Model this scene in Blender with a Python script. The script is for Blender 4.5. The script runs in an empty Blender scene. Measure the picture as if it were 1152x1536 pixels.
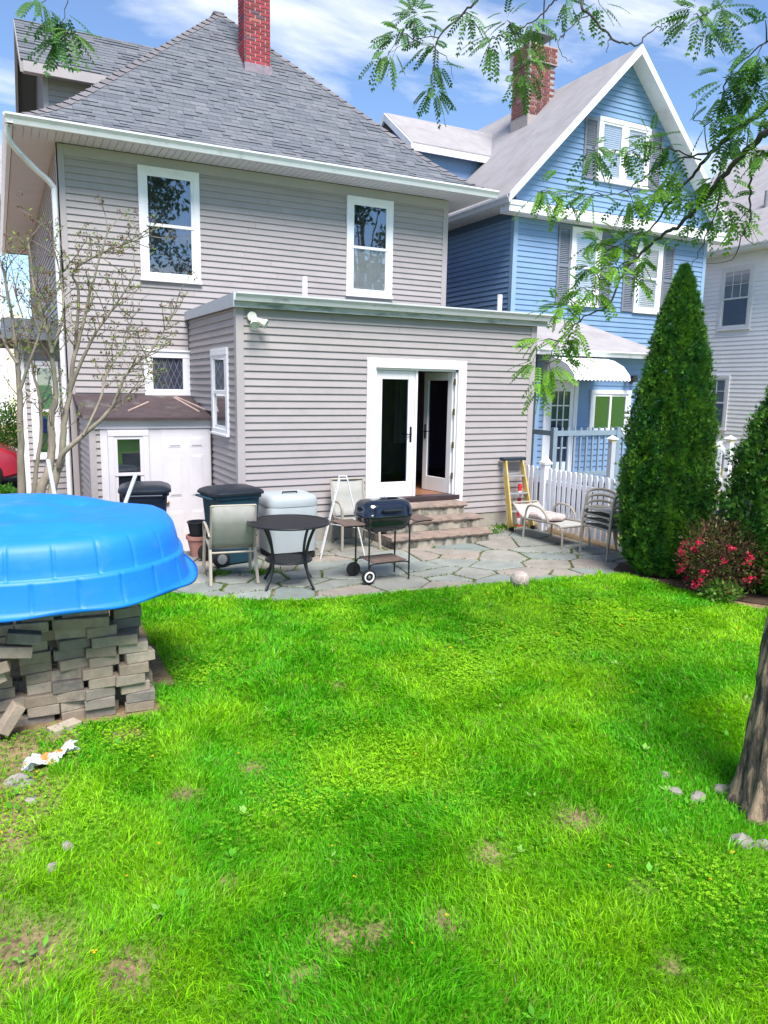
import bpy, bmesh, math, random
import numpy as np
from mathutils import Vector, Matrix
R = math.radians
random.seed(7)
rng = np.random.default_rng(11)
scn = bpy.context.scene
col = scn.collection

# ------------------------------------------------------------------ camera
FPX, HCAM = 1127.0, 2.3                       # focal length in photo pixels (1152 x 1536), eye height
YAW, PITCH, ROLL = R(27.1), R(9.52), R(1.03)
_f = np.array([math.sin(YAW)*math.cos(PITCH), math.cos(YAW)*math.cos(PITCH), -math.sin(PITCH)])
_r0 = np.array([math.cos(YAW), -math.sin(YAW), 0.0]); _u0 = np.cross(_r0, _f)
_r = math.cos(ROLL)*_r0 + math.sin(ROLL)*_u0
_u = -math.sin(ROLL)*_r0 + math.cos(ROLL)*_u0
CAM = np.array([0.0, 0.0, HCAM])
def ray(px, py): return (px-576)/FPX*_r - (py-768)/FPX*_u + _f
def onZ(px, py, z=0.0): d = ray(px, py); return CAM + d*(z-HCAM)/d[2]
def onY(px, py, y): d = ray(px, py); return CAM + d*y/d[1]
def onX(px, py, x): d = ray(px, py); return CAM + d*x/d[0]
def atD(px, py, d): return CAM + ray(px, py)*d
cam_d = bpy.data.cameras.new('camera'); cam = bpy.data.objects.new('camera', cam_d); col.objects.link(cam)
cam_d.sensor_fit = 'HORIZONTAL'; cam_d.sensor_width = 36.0; cam_d.lens = FPX/1152*36.0
cam_d.clip_start = 0.05; cam_d.clip_end = 900
m = Matrix(((_r[0], _u[0], -_f[0], 0), (_r[1], _u[1], -_f[1], 0), (_r[2], _u[2], -_f[2], HCAM), (0, 0, 0, 1)))
cam.matrix_world = m
scn.camera = cam

# ------------------------------------------------------------------ sky, sun, exposure
SUN_EL, SUN_AZ = R(58), R(188)               # azimuth clockwise from +Y: sun high behind the camera
world = bpy.data.worlds.new('World'); scn.world = world; world.use_nodes = True
nt = world.node_tree; nt.nodes.clear()
def N(tree, typ, **kw):
    n = tree.nodes.new(typ)
    for k, v in kw.items():
        if k == 'inp':
            for a, b in v.items(): n.inputs[a].default_value = b
        else: setattr(n, k, v)
    return n
sky = N(nt, 'ShaderNodeTexSky', sky_type='NISHITA', sun_disc=False, sun_elevation=SUN_EL, sun_rotation=SUN_AZ, air_density=1.0, dust_density=0.0, ozone_density=4.0, altitude=1500)
tc = N(nt, 'ShaderNodeTexCoord'); sep = N(nt, 'ShaderNodeSeparateXYZ'); nt.links.new(tc.outputs['Generated'], sep.inputs[0])
zc = N(nt, 'ShaderNodeMath', operation='MAXIMUM', inp={1: 0.0}); nt.links.new(sep.outputs['Z'], zc.inputs[0])
za = N(nt, 'ShaderNodeMath', operation='ADD', inp={1: 0.22}); nt.links.new(zc.outputs[0], za.inputs[0])
dx = N(nt, 'ShaderNodeMath', operation='DIVIDE'); dy = N(nt, 'ShaderNodeMath', operation='DIVIDE')
nt.links.new(sep.outputs['X'], dx.inputs[0]); nt.links.new(za.outputs[0], dx.inputs[1])
nt.links.new(sep.outputs['Y'], dy.inputs[0]); nt.links.new(za.outputs[0], dy.inputs[1])
cmb = N(nt, 'ShaderNodeCombineXYZ'); nt.links.new(dx.outputs[0], cmb.inputs[0]); nt.links.new(dy.outputs[0], cmb.inputs[1])
mp = N(nt, 'ShaderNodeMapping'); mp.inputs['Rotation'].default_value = (0, 0, R(-28)); mp.inputs['Scale'].default_value = (1.0, 2.1, 1); mp.inputs['Location'].default_value = (0.35, 0.62, 0)
nt.links.new(cmb.outputs[0], mp.inputs[0])
nz = N(nt, 'ShaderNodeTexNoise', inp={'Scale': 1.55, 'Detail': 9.0, 'Roughness': 0.56, 'Distortion': 0.35}); nt.links.new(mp.outputs[0], nz.inputs['Vector'])
rp = N(nt, 'ShaderNodeValToRGB'); nt.links.new(nz.outputs['Fac'], rp.inputs[0])
rp.color_ramp.elements[0].position = 0.49; rp.color_ramp.elements[0].color = (0, 0, 0, 1)
rp.color_ramp.elements[1].position = 0.70; rp.color_ramp.elements[1].color = (0.92, 0.92, 0.92, 1)
mixc = N(nt, 'ShaderNodeMix', data_type='RGBA'); nt.links.new(rp.outputs[0], mixc.inputs[0])
nt.links.new(sky.outputs[0], mixc.inputs[6]); mixc.inputs[7].default_value = (5.0, 5.2, 5.7, 1)
bg = N(nt, 'ShaderNodeBackground', inp={'Strength': 0.09}); nt.links.new(mixc.outputs[2], bg.inputs[0])
wo = N(nt, 'ShaderNodeOutputWorld'); nt.links.new(bg.outputs[0], wo.inputs[0])
sd = bpy.data.lights.new('sun', 'SUN'); sun = bpy.data.objects.new('sun', sd); col.objects.link(sun)
sd.energy = 3.0; sd.angle = R(28); sd.color = (1.0, 0.95, 0.88)
tosun = Vector((math.sin(SUN_AZ)*math.cos(SUN_EL), math.cos(SUN_AZ)*math.cos(SUN_EL), math.sin(SUN_EL)))
sun.rotation_euler = tosun.to_track_quat('Z', 'Y').to_euler(); sun.location = tosun*40
vs = scn.view_settings; vs.view_transform = 'Standard'; vs.look = 'None'; vs.gamma = 1.0; vs.use_curve_mapping = False; vs.exposure = 1.45

# ------------------------------------------------------------------ materials
def lin(r, g, b):
    f = lambda c: (c/255/12.92) if c/255 <= .04045 else ((c/255+.055)/1.055)**2.4
    return (f(r), f(g), f(b))
MATS = {}
def M(name, c, rough=.6, var=.12, scale=6.0, bump=0.0, bscale=30.0, spec=.35, piece=0.0, metal=0.0, c2=None, c2lo=.5, c2hi=.7, c2scale=2.0, ramp=None, stretch=None, trans=0.0, alpha=None, coat=0.0):
    """principled material: base colour with noise variation, optional second colour in noise patches (stains),
    optional variation from piece to piece (object random + mesh-island random), optional bump"""
    if name in MATS: return MATS[name]
    mt = bpy.data.materials.new(name); mt.use_nodes = True; t = mt.node_tree; L = t.links.new
    b = t.nodes['Principled BSDF']; out = t.nodes['Material Output']
    b.inputs['Roughness'].default_value = rough; b.inputs['Specular IOR Level'].default_value = spec; b.inputs['Metallic'].default_value = metal
    if coat: b.inputs['Coat Weight'].default_value = coat; b.inputs['Coat Roughness'].default_value = .08
    co = N(t, 'ShaderNodeTexCoord'); vec = co.outputs['Object']
    if stretch:
        mpn = N(t, 'ShaderNodeMapping'); mpn.inputs['Scale'].default_value = stretch; L(vec, mpn.inputs[0]); vec = mpn.outputs[0]
    oi = N(t, 'ShaderNodeObjectInfo'); ge = N(t, 'ShaderNodeNewGeometry')
    add = N(t, 'ShaderNodeMath', operation='ADD'); L(oi.outputs['Random'], add.inputs[0]); L(ge.outputs['Random Per Island'], add.inputs[1])
    fr = N(t, 'ShaderNodeMath', operation='FRACT'); L(add.outputs[0], fr.inputs[0]); rnd = fr.outputs[0]
    sh = N(t, 'ShaderNodeVectorMath', operation='ADD'); L(vec, sh.inputs[0])
    mul = N(t, 'ShaderNodeMath', operation='MULTIPLY', inp={1: 37.0}); L(oi.outputs['Random'], mul.inputs[0]); L(mul.outputs[0], sh.inputs[1]); vec = sh.outputs[0]
    if ramp:
        rr = N(t, 'ShaderNodeValToRGB'); rr.color_ramp.interpolation = 'LINEAR'; els = rr.color_ramp.elements
        while len(els) < len(ramp): els.new(0.5)
        for e, (p, cc) in zip(els, ramp): e.position = p; e.color = (*cc, 1)
        L(rnd, rr.inputs[0]); base = rr.outputs[0]
    else:
        rgb = N(t, 'ShaderNodeRGB'); rgb.outputs[0].default_value = (*c, 1); base = rgb.outputs[0]
    if c2:
        n2 = N(t, 'ShaderNodeTexNoise', inp={'Scale': c2scale, 'Detail': 6.0, 'Roughness': .65}); L(vec, n2.inputs['Vector'])
        mr = N(t, 'ShaderNodeMapRange', inp={1: c2lo, 2: c2hi}); L(n2.outputs['Fac'], mr.inputs[0])
        mx = N(t, 'ShaderNodeMix', data_type='RGBA'); L(mr.outputs[0], mx.inputs[0]); L(base, mx.inputs[6]); mx.inputs[7].default_value = (*c2, 1); base = mx.outputs[2]
    no = N(t, 'ShaderNodeTexNoise', inp={'Scale': scale, 'Detail': 7.0, 'Roughness': .6}); L(vec, no.inputs['Vector'])
    mr = N(t, 'ShaderNodeMapRange', inp={1: .3, 2: .7, 3: 1-var, 4: 1+var}); L(no.outputs['Fac'], mr.inputs[0]); k = mr.outputs[0]
    if piece:
        m2 = N(t, 'ShaderNodeMapRange', inp={1: 0, 2: 1, 3: 1-piece, 4: 1+piece}); L(rnd, m2.inputs[0])
        mm = N(t, 'ShaderNodeMath', operation='MULTIPLY'); L(k, mm.inputs[0]); L(m2.outputs[0], mm.inputs[1]); k = mm.outputs[0]
    sc = N(t, 'ShaderNodeVectorMath', operation='SCALE'); L(base, sc.inputs[0]); L(k, sc.inputs['Scale'])
    L(sc.outputs[0], b.inputs['Base Color'])
    if bump:
        nb = N(t, 'ShaderNodeTexNoise', inp={'Scale': bscale, 'Detail': 8.0, 'Roughness': .65}); L(vec, nb.inputs['Vector'])
        bp = N(t, 'ShaderNodeBump', inp={'Strength': min(1, bump), 'Distance': .012*max(1, bump)}); L(nb.outputs['Fac'], bp.inputs['Height']); L(bp.outputs[0], b.inputs['Normal'])
    if trans:
        tr = N(t, 'ShaderNodeBsdfTranslucent'); L(sc.outputs[0], tr.inputs['Color'])
        ms = N(t, 'ShaderNodeMixShader', inp={0: trans}); L(b.outputs[0], ms.inputs[1]); L(tr.outputs[0], ms.inputs[2]); L(ms.outputs[0], out.inputs['Surface'])
    MATS[name] = mt; return mt
def glass(name, tint=(.95, .97, .98), refl=1.5):
    if name in MATS: return MATS[name]
    mt = bpy.data.materials.new(name); mt.use_nodes = True; t = mt.node_tree; t.nodes.clear(); L = t.links.new
    o = N(t, 'ShaderNodeOutputMaterial'); tr = N(t, 'ShaderNodeBsdfTransparent'); tr.inputs[0].default_value = (*tint, 1)
    gl = N(t, 'ShaderNodeBsdfGlossy', inp={'Roughness': .015}); gl.inputs[0].default_value = (.95, .97, 1, 1)
    nn = N(t, 'ShaderNodeTexNoise', inp={'Scale': 2.2, 'Detail': 1.0}); bp = N(t, 'ShaderNodeBump', inp={'Strength': .04, 'Distance': .02})
    cc = N(t, 'ShaderNodeTexCoord'); L(cc.outputs['Object'], nn.inputs['Vector']); L(nn.outputs['Fac'], bp.inputs['Height']); L(bp.outputs[0], gl.inputs['Normal'])
    fz = N(t, 'ShaderNodeLayerWeight', inp={'Blend': .5}); pw_ = N(t, 'ShaderNodeMath', operation='POWER', inp={1: 2.5}); L(fz.outputs['Facing'], pw_.inputs[0]); mx = N(t, 'ShaderNodeMixShader'); mu = N(t, 'ShaderNodeMath', operation='MULTIPLY_ADD', use_clamp=True, inp={1: 1.0, 2: .12})
    L(pw_.outputs[0], mu.inputs[0]); L(mu.outputs[0], mx.inputs[0]); L(tr.outputs[0], mx.inputs[1]); L(gl.outputs[0], mx.inputs[2]); L(mx.outputs[0], o.inputs[0])
    MATS[name] = mt; return mt
def attr_mat(name, rough=.55, trans=.35, spec=.25, attr='Col', bumpy=False):
    """leaf material: colour from a per-face attribute (species colour variation; silhouette shade painted on the locust), some light passing through"""
    if name in MATS: return MATS[name]
    mt = bpy.data.materials.new(name); mt.use_nodes = True; t = mt.node_tree; L = t.links.new
    b = t.nodes['Principled BSDF']; b.inputs['Roughness'].default_value = rough; b.inputs['Specular IOR Level'].default_value = spec
    a = N(t, 'ShaderNodeAttribute', attribute_name=attr); L(a.outputs['Color'], b.inputs['Base Color'])
    tr = N(t, 'ShaderNodeBsdfTranslucent'); L(a.outputs['Color'], tr.inputs['Color'])
    ms = N(t, 'ShaderNodeMixShader', inp={0: trans}); L(b.outputs[0], ms.inputs[1]); L(tr.outputs[0], ms.inputs[2]); L(ms.outputs[0], t.nodes['Material Output'].inputs['Surface'])
    MATS[name] = mt; return mt

# ------------------------------------------------------------------ mesh helpers
OFF = {}
class Fr:
    """wall frame: u along the wall, n outwards, v up"""
    def __init__(s, O, U, Nn): s.O, s.U, s.N = Vector(O), Vector(U).normalized(), Vector(Nn).normalized()
    def pt(s, u, n, v): return s.O + s.U*u + s.N*n + Vector((0, 0, v))
def rear(y): return Fr((0, y, 0), (1, 0, 0), (0, -1, 0))
def leftw(x): return Fr((x, 0, 0), (0, 1, 0), (-1, 0, 0))
class MB:
    def __init__(s): s.v, s.f = [], []
    def add(s, vs, fs):
        o = len(s.v); s.v += [tuple(p) for p in vs]; s.f += [tuple(i+o for i in f) for f in fs]; return s
    BF = [(0, 1, 3, 2), (4, 6, 7, 5), (0, 4, 5, 1), (2, 3, 7, 6), (0, 2, 6, 4), (1, 5, 7, 3)]
    def box(s, x0, x1, y0, y1, z0, z1): return s.add([(x, y, z) for x in (x0, x1) for y in (y0, y1) for z in (z0, z1)], s.BF)
    def fbox(s, fr, u0, u1, n0, n1, v0, v1): return s.add([fr.pt(u, n, v) for u in (u0, u1) for n in (n0, n1) for v in (v0, v1)], s.BF)
    def obox(s, c, ax, ay, az):
        """box from centre and three half-axis vectors"""
        c, ax, ay, az = map(Vector, (c, ax, ay, az))
        return s.add([c+ax*i+ay*j+az*k for i in (-1, 1) for j in (-1, 1) for k in (-1, 1)], s.BF)
    def bar(s, a, b, w, h, up=(0, 0, 1)):
        a, b, up = Vector(a), Vector(b), Vector(up); d = (b-a); L = d.length
        if L < 1e-6: return s
        d /= L; sd_ = d.cross(up)
        if sd_.length < 1e-4: sd_ = d.cross(Vector((1, 0, 0)))
        sd_.normalize(); u2 = sd_.cross(d)
        return s.obox((a+b)/2, d*L/2, sd_*w/2, u2*h/2)
    def tube(s, pts, rad, n=8, caps=True, flat=1.0):
        pts = [Vector(p) for p in pts]; k = len(pts)
        if not hasattr(rad, '__len__'): rad = [rad]*k
        o = len(s.v); prev = None
        for i, p in enumerate(pts):
            d = (pts[min(i+1, k-1)]-pts[max(i-1, 0)])
            if d.length < 1e-9: d = Vector((0, 0, 1))
            d.normalize()
            if prev is None:
                a = d.orthogonal().normalized()
                if abs(d.z) < .9: a = d.cross(Vector((0, 0, 1))).normalized()
            else:
                a = prev - d*prev.dot(d)
                a = a.normalized() if a.length > 1e-6 else d.orthogonal().normalized()
            prev = a; b = d.cross(a)
            for j in range(n):
                t = 2*math.pi*j/n; s.v.append(tuple(p + (a*math.cos(t) + b*math.sin(t)*flat)*rad[i]))
        for i in range(k-1):
            for j in range(n):
                j2 = (j+1) % n; s.f.append((o+i*n+j, o+i*n+j2, o+(i+1)*n+j2, o+(i+1)*n+j))
        if caps: s.f.append(tuple(o+j for j in range(n))[::-1]); s.f.append(tuple(o+(k-1)*n+j for j in range(n)))
        return s
    def lathe(s, prof, c=(0, 0, 0), n=24, sx=1, sy=1):
        o = len(s.v); k = len(prof)
        for r, z in prof:
            for j in range(n): t = 2*math.pi*j/n; s.v.append((c[0]+r*sx*math.cos(t), c[1]+r*sy*math.sin(t), c[2]+z))
        for i in range(k-1):
            for j in range(n):
                j2 = (j+1) % n; s.f.append((o+i*n+j, o+i*n+j2, o+(i+1)*n+j2, o+(i+1)*n+j))
        if prof[0][0] > 1e-5: s.f.append(tuple(o+j for j in range(n))[::-1])
        if prof[-1][0] > 1e-5: s.f.append(tuple(o+(k-1)*n+j for j in range(n)))
        return s
    def prism(s, poly, vec):
        """closed polygon (3-D points) swept along vec"""
        n = len(poly); vec = Vector(vec); P = [Vector(p) for p in poly]
        return s.add(P+[p+vec for p in P], [tuple(range(n))[::-1], tuple(range(n, 2*n))]+[(i, (i+1) % n, n+(i+1) % n, n+i) for i in range(n)])
    def wheel(s, c, axis, r, w, n=20, hub=0.0):
        c, a = Vector(c), Vector(axis).normalized()
        return s.tube([c-a*w/2, c-a*w*.35, c+a*w*.35, c+a*w/2], [r*.9, r, r, r*.9], n)
    def mesh(s, name, off=(0, 0, 0), fix=True, smooth=False):
        me = bpy.data.meshes.new(name); ox, oy, oz = off
        me.from_pydata([(x-ox, y-oy, z-oz) for x, y, z in s.v], [], s.f)
        if fix:
            b = bmesh.new(); b.from_mesh(me); bmesh.ops.recalc_face_normals(b, faces=b.faces); b.to_mesh(me); b.free()
        if smooth: me.polygons.foreach_set('use_smooth', [True]*len(me.polygons))
        me.update(); return me
def tag(o, label=None, cat=None, group=None, kind=None):
    if label: o['label'] = label
    if cat: o['category'] = cat
    if group: o['group'] = group
    if kind: o['kind'] = kind
    return o
def thing(name, loc, label, cat, group=None, rz=0.0):
    o = bpy.data.objects.new(name, None); col.objects.link(o); o.location = loc; o.rotation_euler = (0, 0, rz); o.empty_display_size = .2
    OFF[o] = Vector((0, 0, 0)); return tag(o, label, cat, group)
def wthing(name, loc, label, cat, group=None):
    """a thing whose parts are given in world coordinates"""
    o = thing(name, loc, label, cat, group); OFF[o] = Vector(loc); return o
def part(name, mb, mt, parent=None, smooth=False, bevel=0.0, label=None, kind=None, fix=True, bseg=1, auto=None):
    off = OFF[parent] if parent else Vector((0, 0, 0))
    me = mb.mesh(name, off, fix, smooth) if isinstance(mb, MB) else mb
    me.materials.append(mt) if len(me.materials) == 0 else None
    o = bpy.data.objects.new(name, me); col.objects.link(o)
    if parent: o.parent = parent
    OFF[o] = off
    if bevel:
        b = o.modifiers.new('bevel', 'BEVEL'); b.width = bevel; b.segments = bseg; b.limit_method = 'ANGLE'; b.angle_limit = R(40)
    if auto: me.polygons.foreach_set('use_smooth', [True]*len(me.polygons)); me.set_sharp_from_angle(angle=R(auto))
    return tag(o, label, kind=kind)
def piece(name, me, parent, loc, rot=None):
    """one of many alike pieces: shares its mesh, stands at its own place (world coordinates)"""
    o = bpy.data.objects.new(name, me); col.objects.link(o); o.parent = parent; o.location = Vector(loc)-OFF[parent]
    if rot is not None: o.rotation_euler = rot
    OFF[o] = OFF[parent]; return o
def solo(name, mb, mt, label, cat, loc=None, group=None, **kw):
    """a thing that is one mesh; mb in world coordinates, origin put at loc"""
    if loc is None:
        a = np.array(mb.v); loc = (float(a[:, 0].mean()), float(a[:, 1].mean()), float(a[:, 2].min()))
    mb.v = [(x-loc[0], y-loc[1], z-loc[2]) for x, y, z in mb.v]
    o = part(name, mb, mt, None, **kw); o.location = loc; return tag(o, label, cat, group)
def copy_tree(o, parent=None):
    c = o.copy(); col.objects.link(c); c.parent = parent
    for ch in o.children: copy_tree(ch, c)
    return c
def fastmesh(name, verts, faces_flat, nper, mt, colors=None, smooth=False):
    """mesh from numpy arrays; faces all with nper corners; colors per face"""
    me = bpy.data.meshes.new(name); nf = len(faces_flat)//nper
    me.vertices.add(len(verts)); me.vertices.foreach_set('co', np.asarray(verts, dtype=np.float32).ravel())
    me.loops.add(len(faces_flat)); me.loops.foreach_set('vertex_index', np.asarray(faces_flat, dtype=np.int32))
    me.polygons.add(nf); me.polygons.foreach_set('loop_start', np.arange(0, nf*nper, nper, dtype=np.int32))
    if smooth: me.polygons.foreach_set('use_smooth', np.ones(nf, dtype=bool))
    me.update(calc_edges=True)
    if colors is not None:
        at = me.attributes.new('Col', 'FLOAT_COLOR', 'FACE'); c4 = np.ones((nf, 4), dtype=np.float32); c4[:, :3] = colors; at.data.foreach_set('color', c4.ravel())
    me.materials.append(mt); return me
def catmull(pts, n=8, closed=False):
    P = [Vector(p) for p in pts]; out = []; k = len(P); rng_ = range(k) if closed else range(k-1)
    for i in rng_:
        g = lambda j: P[j % k] if closed else P[max(0, min(k-1, j))]
        p0, p1, p2, p3 = g(i-1), g(i), g(i+1), g(i+2)
        for t in np.linspace(0, 1, n, endpoint=False):
            out.append(.5*((2*p1)+(p2-p0)*t+(2*p0-5*p1+4*p2-p3)*t*t+(3*p1-p0-3*p2+p3)*t**3))
    if not closed: out.append(P[-1])
    return out
def vnoise(x, y, s, seed=0):
    """value noise in numpy"""
    x = np.asarray(x)/s + seed*17.31; y = np.asarray(y)/s + seed*5.77
    xi = np.floor(x).astype(np.int64); yi = np.floor(y).astype(np.int64); fx = x-xi; fy = y-yi
    fx = fx*fx*(3-2*fx); fy = fy*fy*(3-2*fy)
    def h(a, b):
        q = (a*374761393 + b*668265263 + seed*974634777) & 0xffffffff
        q = ((q ^ (q >> 13))*1274126177) & 0xffffffff
        return ((q ^ (q >> 16)) & 0xffff)/65535.0
    return (h(xi, yi)*(1-fx)+h(xi+1, yi)*fx)*(1-fy)+(h(xi, yi+1)*(1-fx)+h(xi+1, yi+1)*fx)*fy

# ================================================================== SETTING
white_trim = M('white_paint', lin(226, 226, 232), .45, .04, 3, c2=lin(190, 190, 192), c2lo=.55, c2hi=.8, c2scale=1.3)
mauve = M('mauve_vinyl', (.335, .305, .312), .55, .05, 2.0, piece=.035, c2=(.285, .262, .27), c2lo=.52, c2hi=.75, c2scale=.9, stretch=(1, 1, .35), bump=.12, bscale=60)
mauve_core = M('mauve_core', (.16, .145, .155), .7, .05)
trim_grey = M('grey_vinyl_trim', (.37, .338, .35), .5, .05, 2)
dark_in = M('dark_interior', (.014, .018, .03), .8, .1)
metal_grey = M('pale_gutter_metal', (.55, .57, .6), .35, .06, 3, c2=(.3, .33, .33), c2lo=.55, c2hi=.72, c2scale=3.5, stretch=(1, 1, 3))
gl_clear = glass('window_glass')
concrete = M('concrete', (.30, .28, .245), .85, .18, 5, bump=.5, bscale=45, c2=(.16, .16, .14), c2lo=.5, c2hi=.7, c2scale=2.5)
black_metal = M('black_metal', (.012, .013, .018), .38, .2, 20, spec=.5)

# ---- ground
def patio_front(x):
    return np.interp(x, [-1, 1.15, 2.0, 2.65, 4.7, 7.0, 7.85, 9], [11, 8.75, 7.8, 7.42, 7.17, 6.9, 6.85, 6.8])
def ground_h(x, y):
    x = np.asarray(x, float); y = np.asarray(y, float)
    h = .05*(vnoise(x, y, 1.1, 3)-.5) + .025*(vnoise(x, y, .35, 4)-.5)
    fade = np.clip((patio_front(x)-y)/.35, 0, 1); right = np.clip((7.3-x)/.5, 0, 1)
    h = h*np.maximum(fade, .0) - .026*((y > patio_front(x)-.02) & (x > .9) & (x < 8.05) & (y < 10.5))
    s = np.clip((y-10.35)/.5, 0, 1)*np.clip((2.95-x)/.1, 0, 1)*np.clip((x+2)/1.5, 0, 1)
    h = h - .42*s
    return np.where((np.abs(x) < 30) & (y < 25) & (y > -20), h, -.05)
gx = np.concatenate([np.linspace(-420, -6, 24), np.arange(-5.5, 12.01, .09), np.linspace(12.6, 420, 26)])
gy = np.concatenate([np.linspace(-420, -4, 22), np.arange(-3.5, 12.6, .09), np.linspace(13, 480, 40)])
GX, GY = np.meshgrid(gx, gy); GZ = ground_h(GX, GY); nx_, ny_ = len(gx), len(gy)
idx = np.arange(nx_*ny_).reshape(ny_, nx_); q = np.stack([idx[:-1, :-1], idx[:-1, 1:], idx[1:, 1:], idx[1:, :-1]], -1).reshape(-1)
def soil_material():
    mt = bpy.data.materials.new('lawn_soil'); mt.use_nodes = True; t = mt.node_tree; L = t.links.new; b = t.nodes['Principled BSDF']; b.inputs['Roughness'].default_value = .95; b.inputs['Specular IOR Level'].default_value = .1
    co = N(t, 'ShaderNodeTexCoord'); n1 = N(t, 'ShaderNodeTexNoise', inp={'Scale': 1.6, 'Detail': 8.0, 'Roughness': .65}); L(co.outputs['Object'], n1.inputs['Vector'])
    r1 = N(t, 'ShaderNodeValToRGB'); L(n1.outputs['Fac'], r1.inputs[0]); e = r1.color_ramp.elements
    e[0].position = .40; e[0].color = (.20, .145, .085, 1); e[1].position = .62; e[1].color = (.31, .22, .13, 1)
    n2 = N(t, 'ShaderNodeTexNoise', inp={'Scale': 38.0, 'Detail': 6.0, 'Roughness': .7}); L(co.outputs['Object'], n2.inputs['Vector'])
    mr = N(t, 'ShaderNodeMapRange', inp={1: .3, 2: .7, 3: .55, 4: 1.45}); L(n2.outputs['Fac'], mr.inputs[0])
    at = N(t, 'ShaderNodeAttribute', attribute_name='thatch'); tm = N(t, 'ShaderNodeMix', data_type='RGBA'); L(at.outputs['Fac'], tm.inputs[0]); L(r1.outputs[0], tm.inputs[6]); tm.inputs[7].default_value = (.10, .26, .012, 1)
    sc = N(t, 'ShaderNodeVectorMath', operation='SCALE'); L(tm.outputs[2], sc.inputs[0]); L(mr.outputs[0], sc.inputs['Scale']); L(sc.outputs[0], b.inputs['Base Color'])
    bp = N(t, 'ShaderNodeBump', inp={'Strength': .8, 'Distance': .02}); L(n2.outputs['Fac'], bp.inputs['Height']); L(bp.outputs[0], b.inputs['Normal'])
    return mt
gme = fastmesh('ground', np.stack([GX.ravel(), GY.ravel(), GZ.ravel()], 1), q, 4, soil_material(), smooth=True)
ground = bpy.data.objects.new('ground', gme); col.objects.link(ground); tag(ground, 'brown soil and lawn ground of the back yard', kind='structure')
mb = MB(); mb.box(-9, 1.0, 14.0, 30, -.2, -.002); part('driveway', mb, M('asphalt', (.055, .055, .058), .9, .2, 20, bump=.4, bscale=200)).__setitem__('kind', 'structure')
bpy.data.objects['driveway']['label'] = 'grey asphalt driveway beside the house'
# garden bed of dark mulch along the fence
bedp = [(6.95, 7.05), (7.02, 6.35), (7.12, 5.75), (7.25, 5.3), (7.5, 4.85), (7.9, 4.3), (9.2, 4.1), (9.2, 7.3), (8.0, 7.35), (7.3, 7.3)]
mb = MB(); mb.prism([(x, y, -.05) for x, y in bedp], (0, 0, .072)); part('garden_bed', mb, M('mulch', (.055, .036, .024), .95, .4, 25, bump=1.0, bscale=60), kind='structure', label='dark mulch bed under the clipped evergreens')

# ---- patio of flagstones
def clip(poly, a, b, c):
    """keep the part of poly with a*x+b*y<=c"""
    out = []
    for i in range(len(poly)):
        p, q_ = poly[i], poly[(i+1) % len(poly)]; dp = a*p[0]+b*p[1]-c; dq = a*q_[0]+b*q_[1]-c
        if dp <= 0: out.append(p)
        if (dp < 0 < dq) or (dq < 0 < dp): t = dp/(dp-dq); out.append((p[0]+(q_[0]-p[0])*t, p[1]+(q_[1]-p[1])*t))
    return out
PPOLY = [(1.15, 10.28), (1.15, 8.75), (2.0, 7.8), (2.65, 7.42), (4.7, 7.17), (7.0, 6.9), (7.85, 6.85), (7.85, 10.28)]
def cells(seeds, box, metric=(1, 1)):
    res = []
    for i, s in enumerate(seeds):
        poly = [(box[0], box[2]), (box[1], box[2]), (box[1], box[3]), (box[0], box[3])]
        for j, o in enumerate(seeds):
            if i == j or abs(o[0]-s[0])+abs(o[1]-s[1]) > 2.6: continue
            a, b = (o[0]-s[0])*metric[0], (o[1]-s[1])*metric[1]; c = (a*(o[0]+s[0])+b*(o[1]+s[1]))/2
            poly = clip(poly, a, b, c)
            if len(poly) < 3: break
        res.append(poly)
    return res
prs = random.Random(5)
seeds = []
while len(seeds) < 88:
    p = (prs.uniform(1.1, 7.9), prs.uniform(6.8, 10.3)); dmin = prs.choice([.28, .40, .56])
    if all(math.hypot(p[0]-q_[0], (p[1]-q_[1])*1.25) > dmin for q_ in seeds): seeds.append(p)
pat = thing('patio', (4.5, 8.8, -.03), 'flagstone patio with weedy joints behind the house', 'patio'); del pat['category']; pat['kind'] = 'structure'; OFF[pat] = Vector((4.5, 8.8, -.03))
flag = M('flagstone', (.3, .3, .3), .75, .16, 4, bump=.45, bscale=18, piece=.10, c2=(.17, .16, .14), c2lo=.56, c2hi=.75, c2scale=3,
         ramp=[(0, (.18, .215, .205)), (.3, (.235, .255, .235)), (.5, (.20, .215, .20)), (.66, (.225, .21, .185)), (.84, (.25, .21, .18)), (1, (.205, .235, .22))])
JOINTS = []
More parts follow.
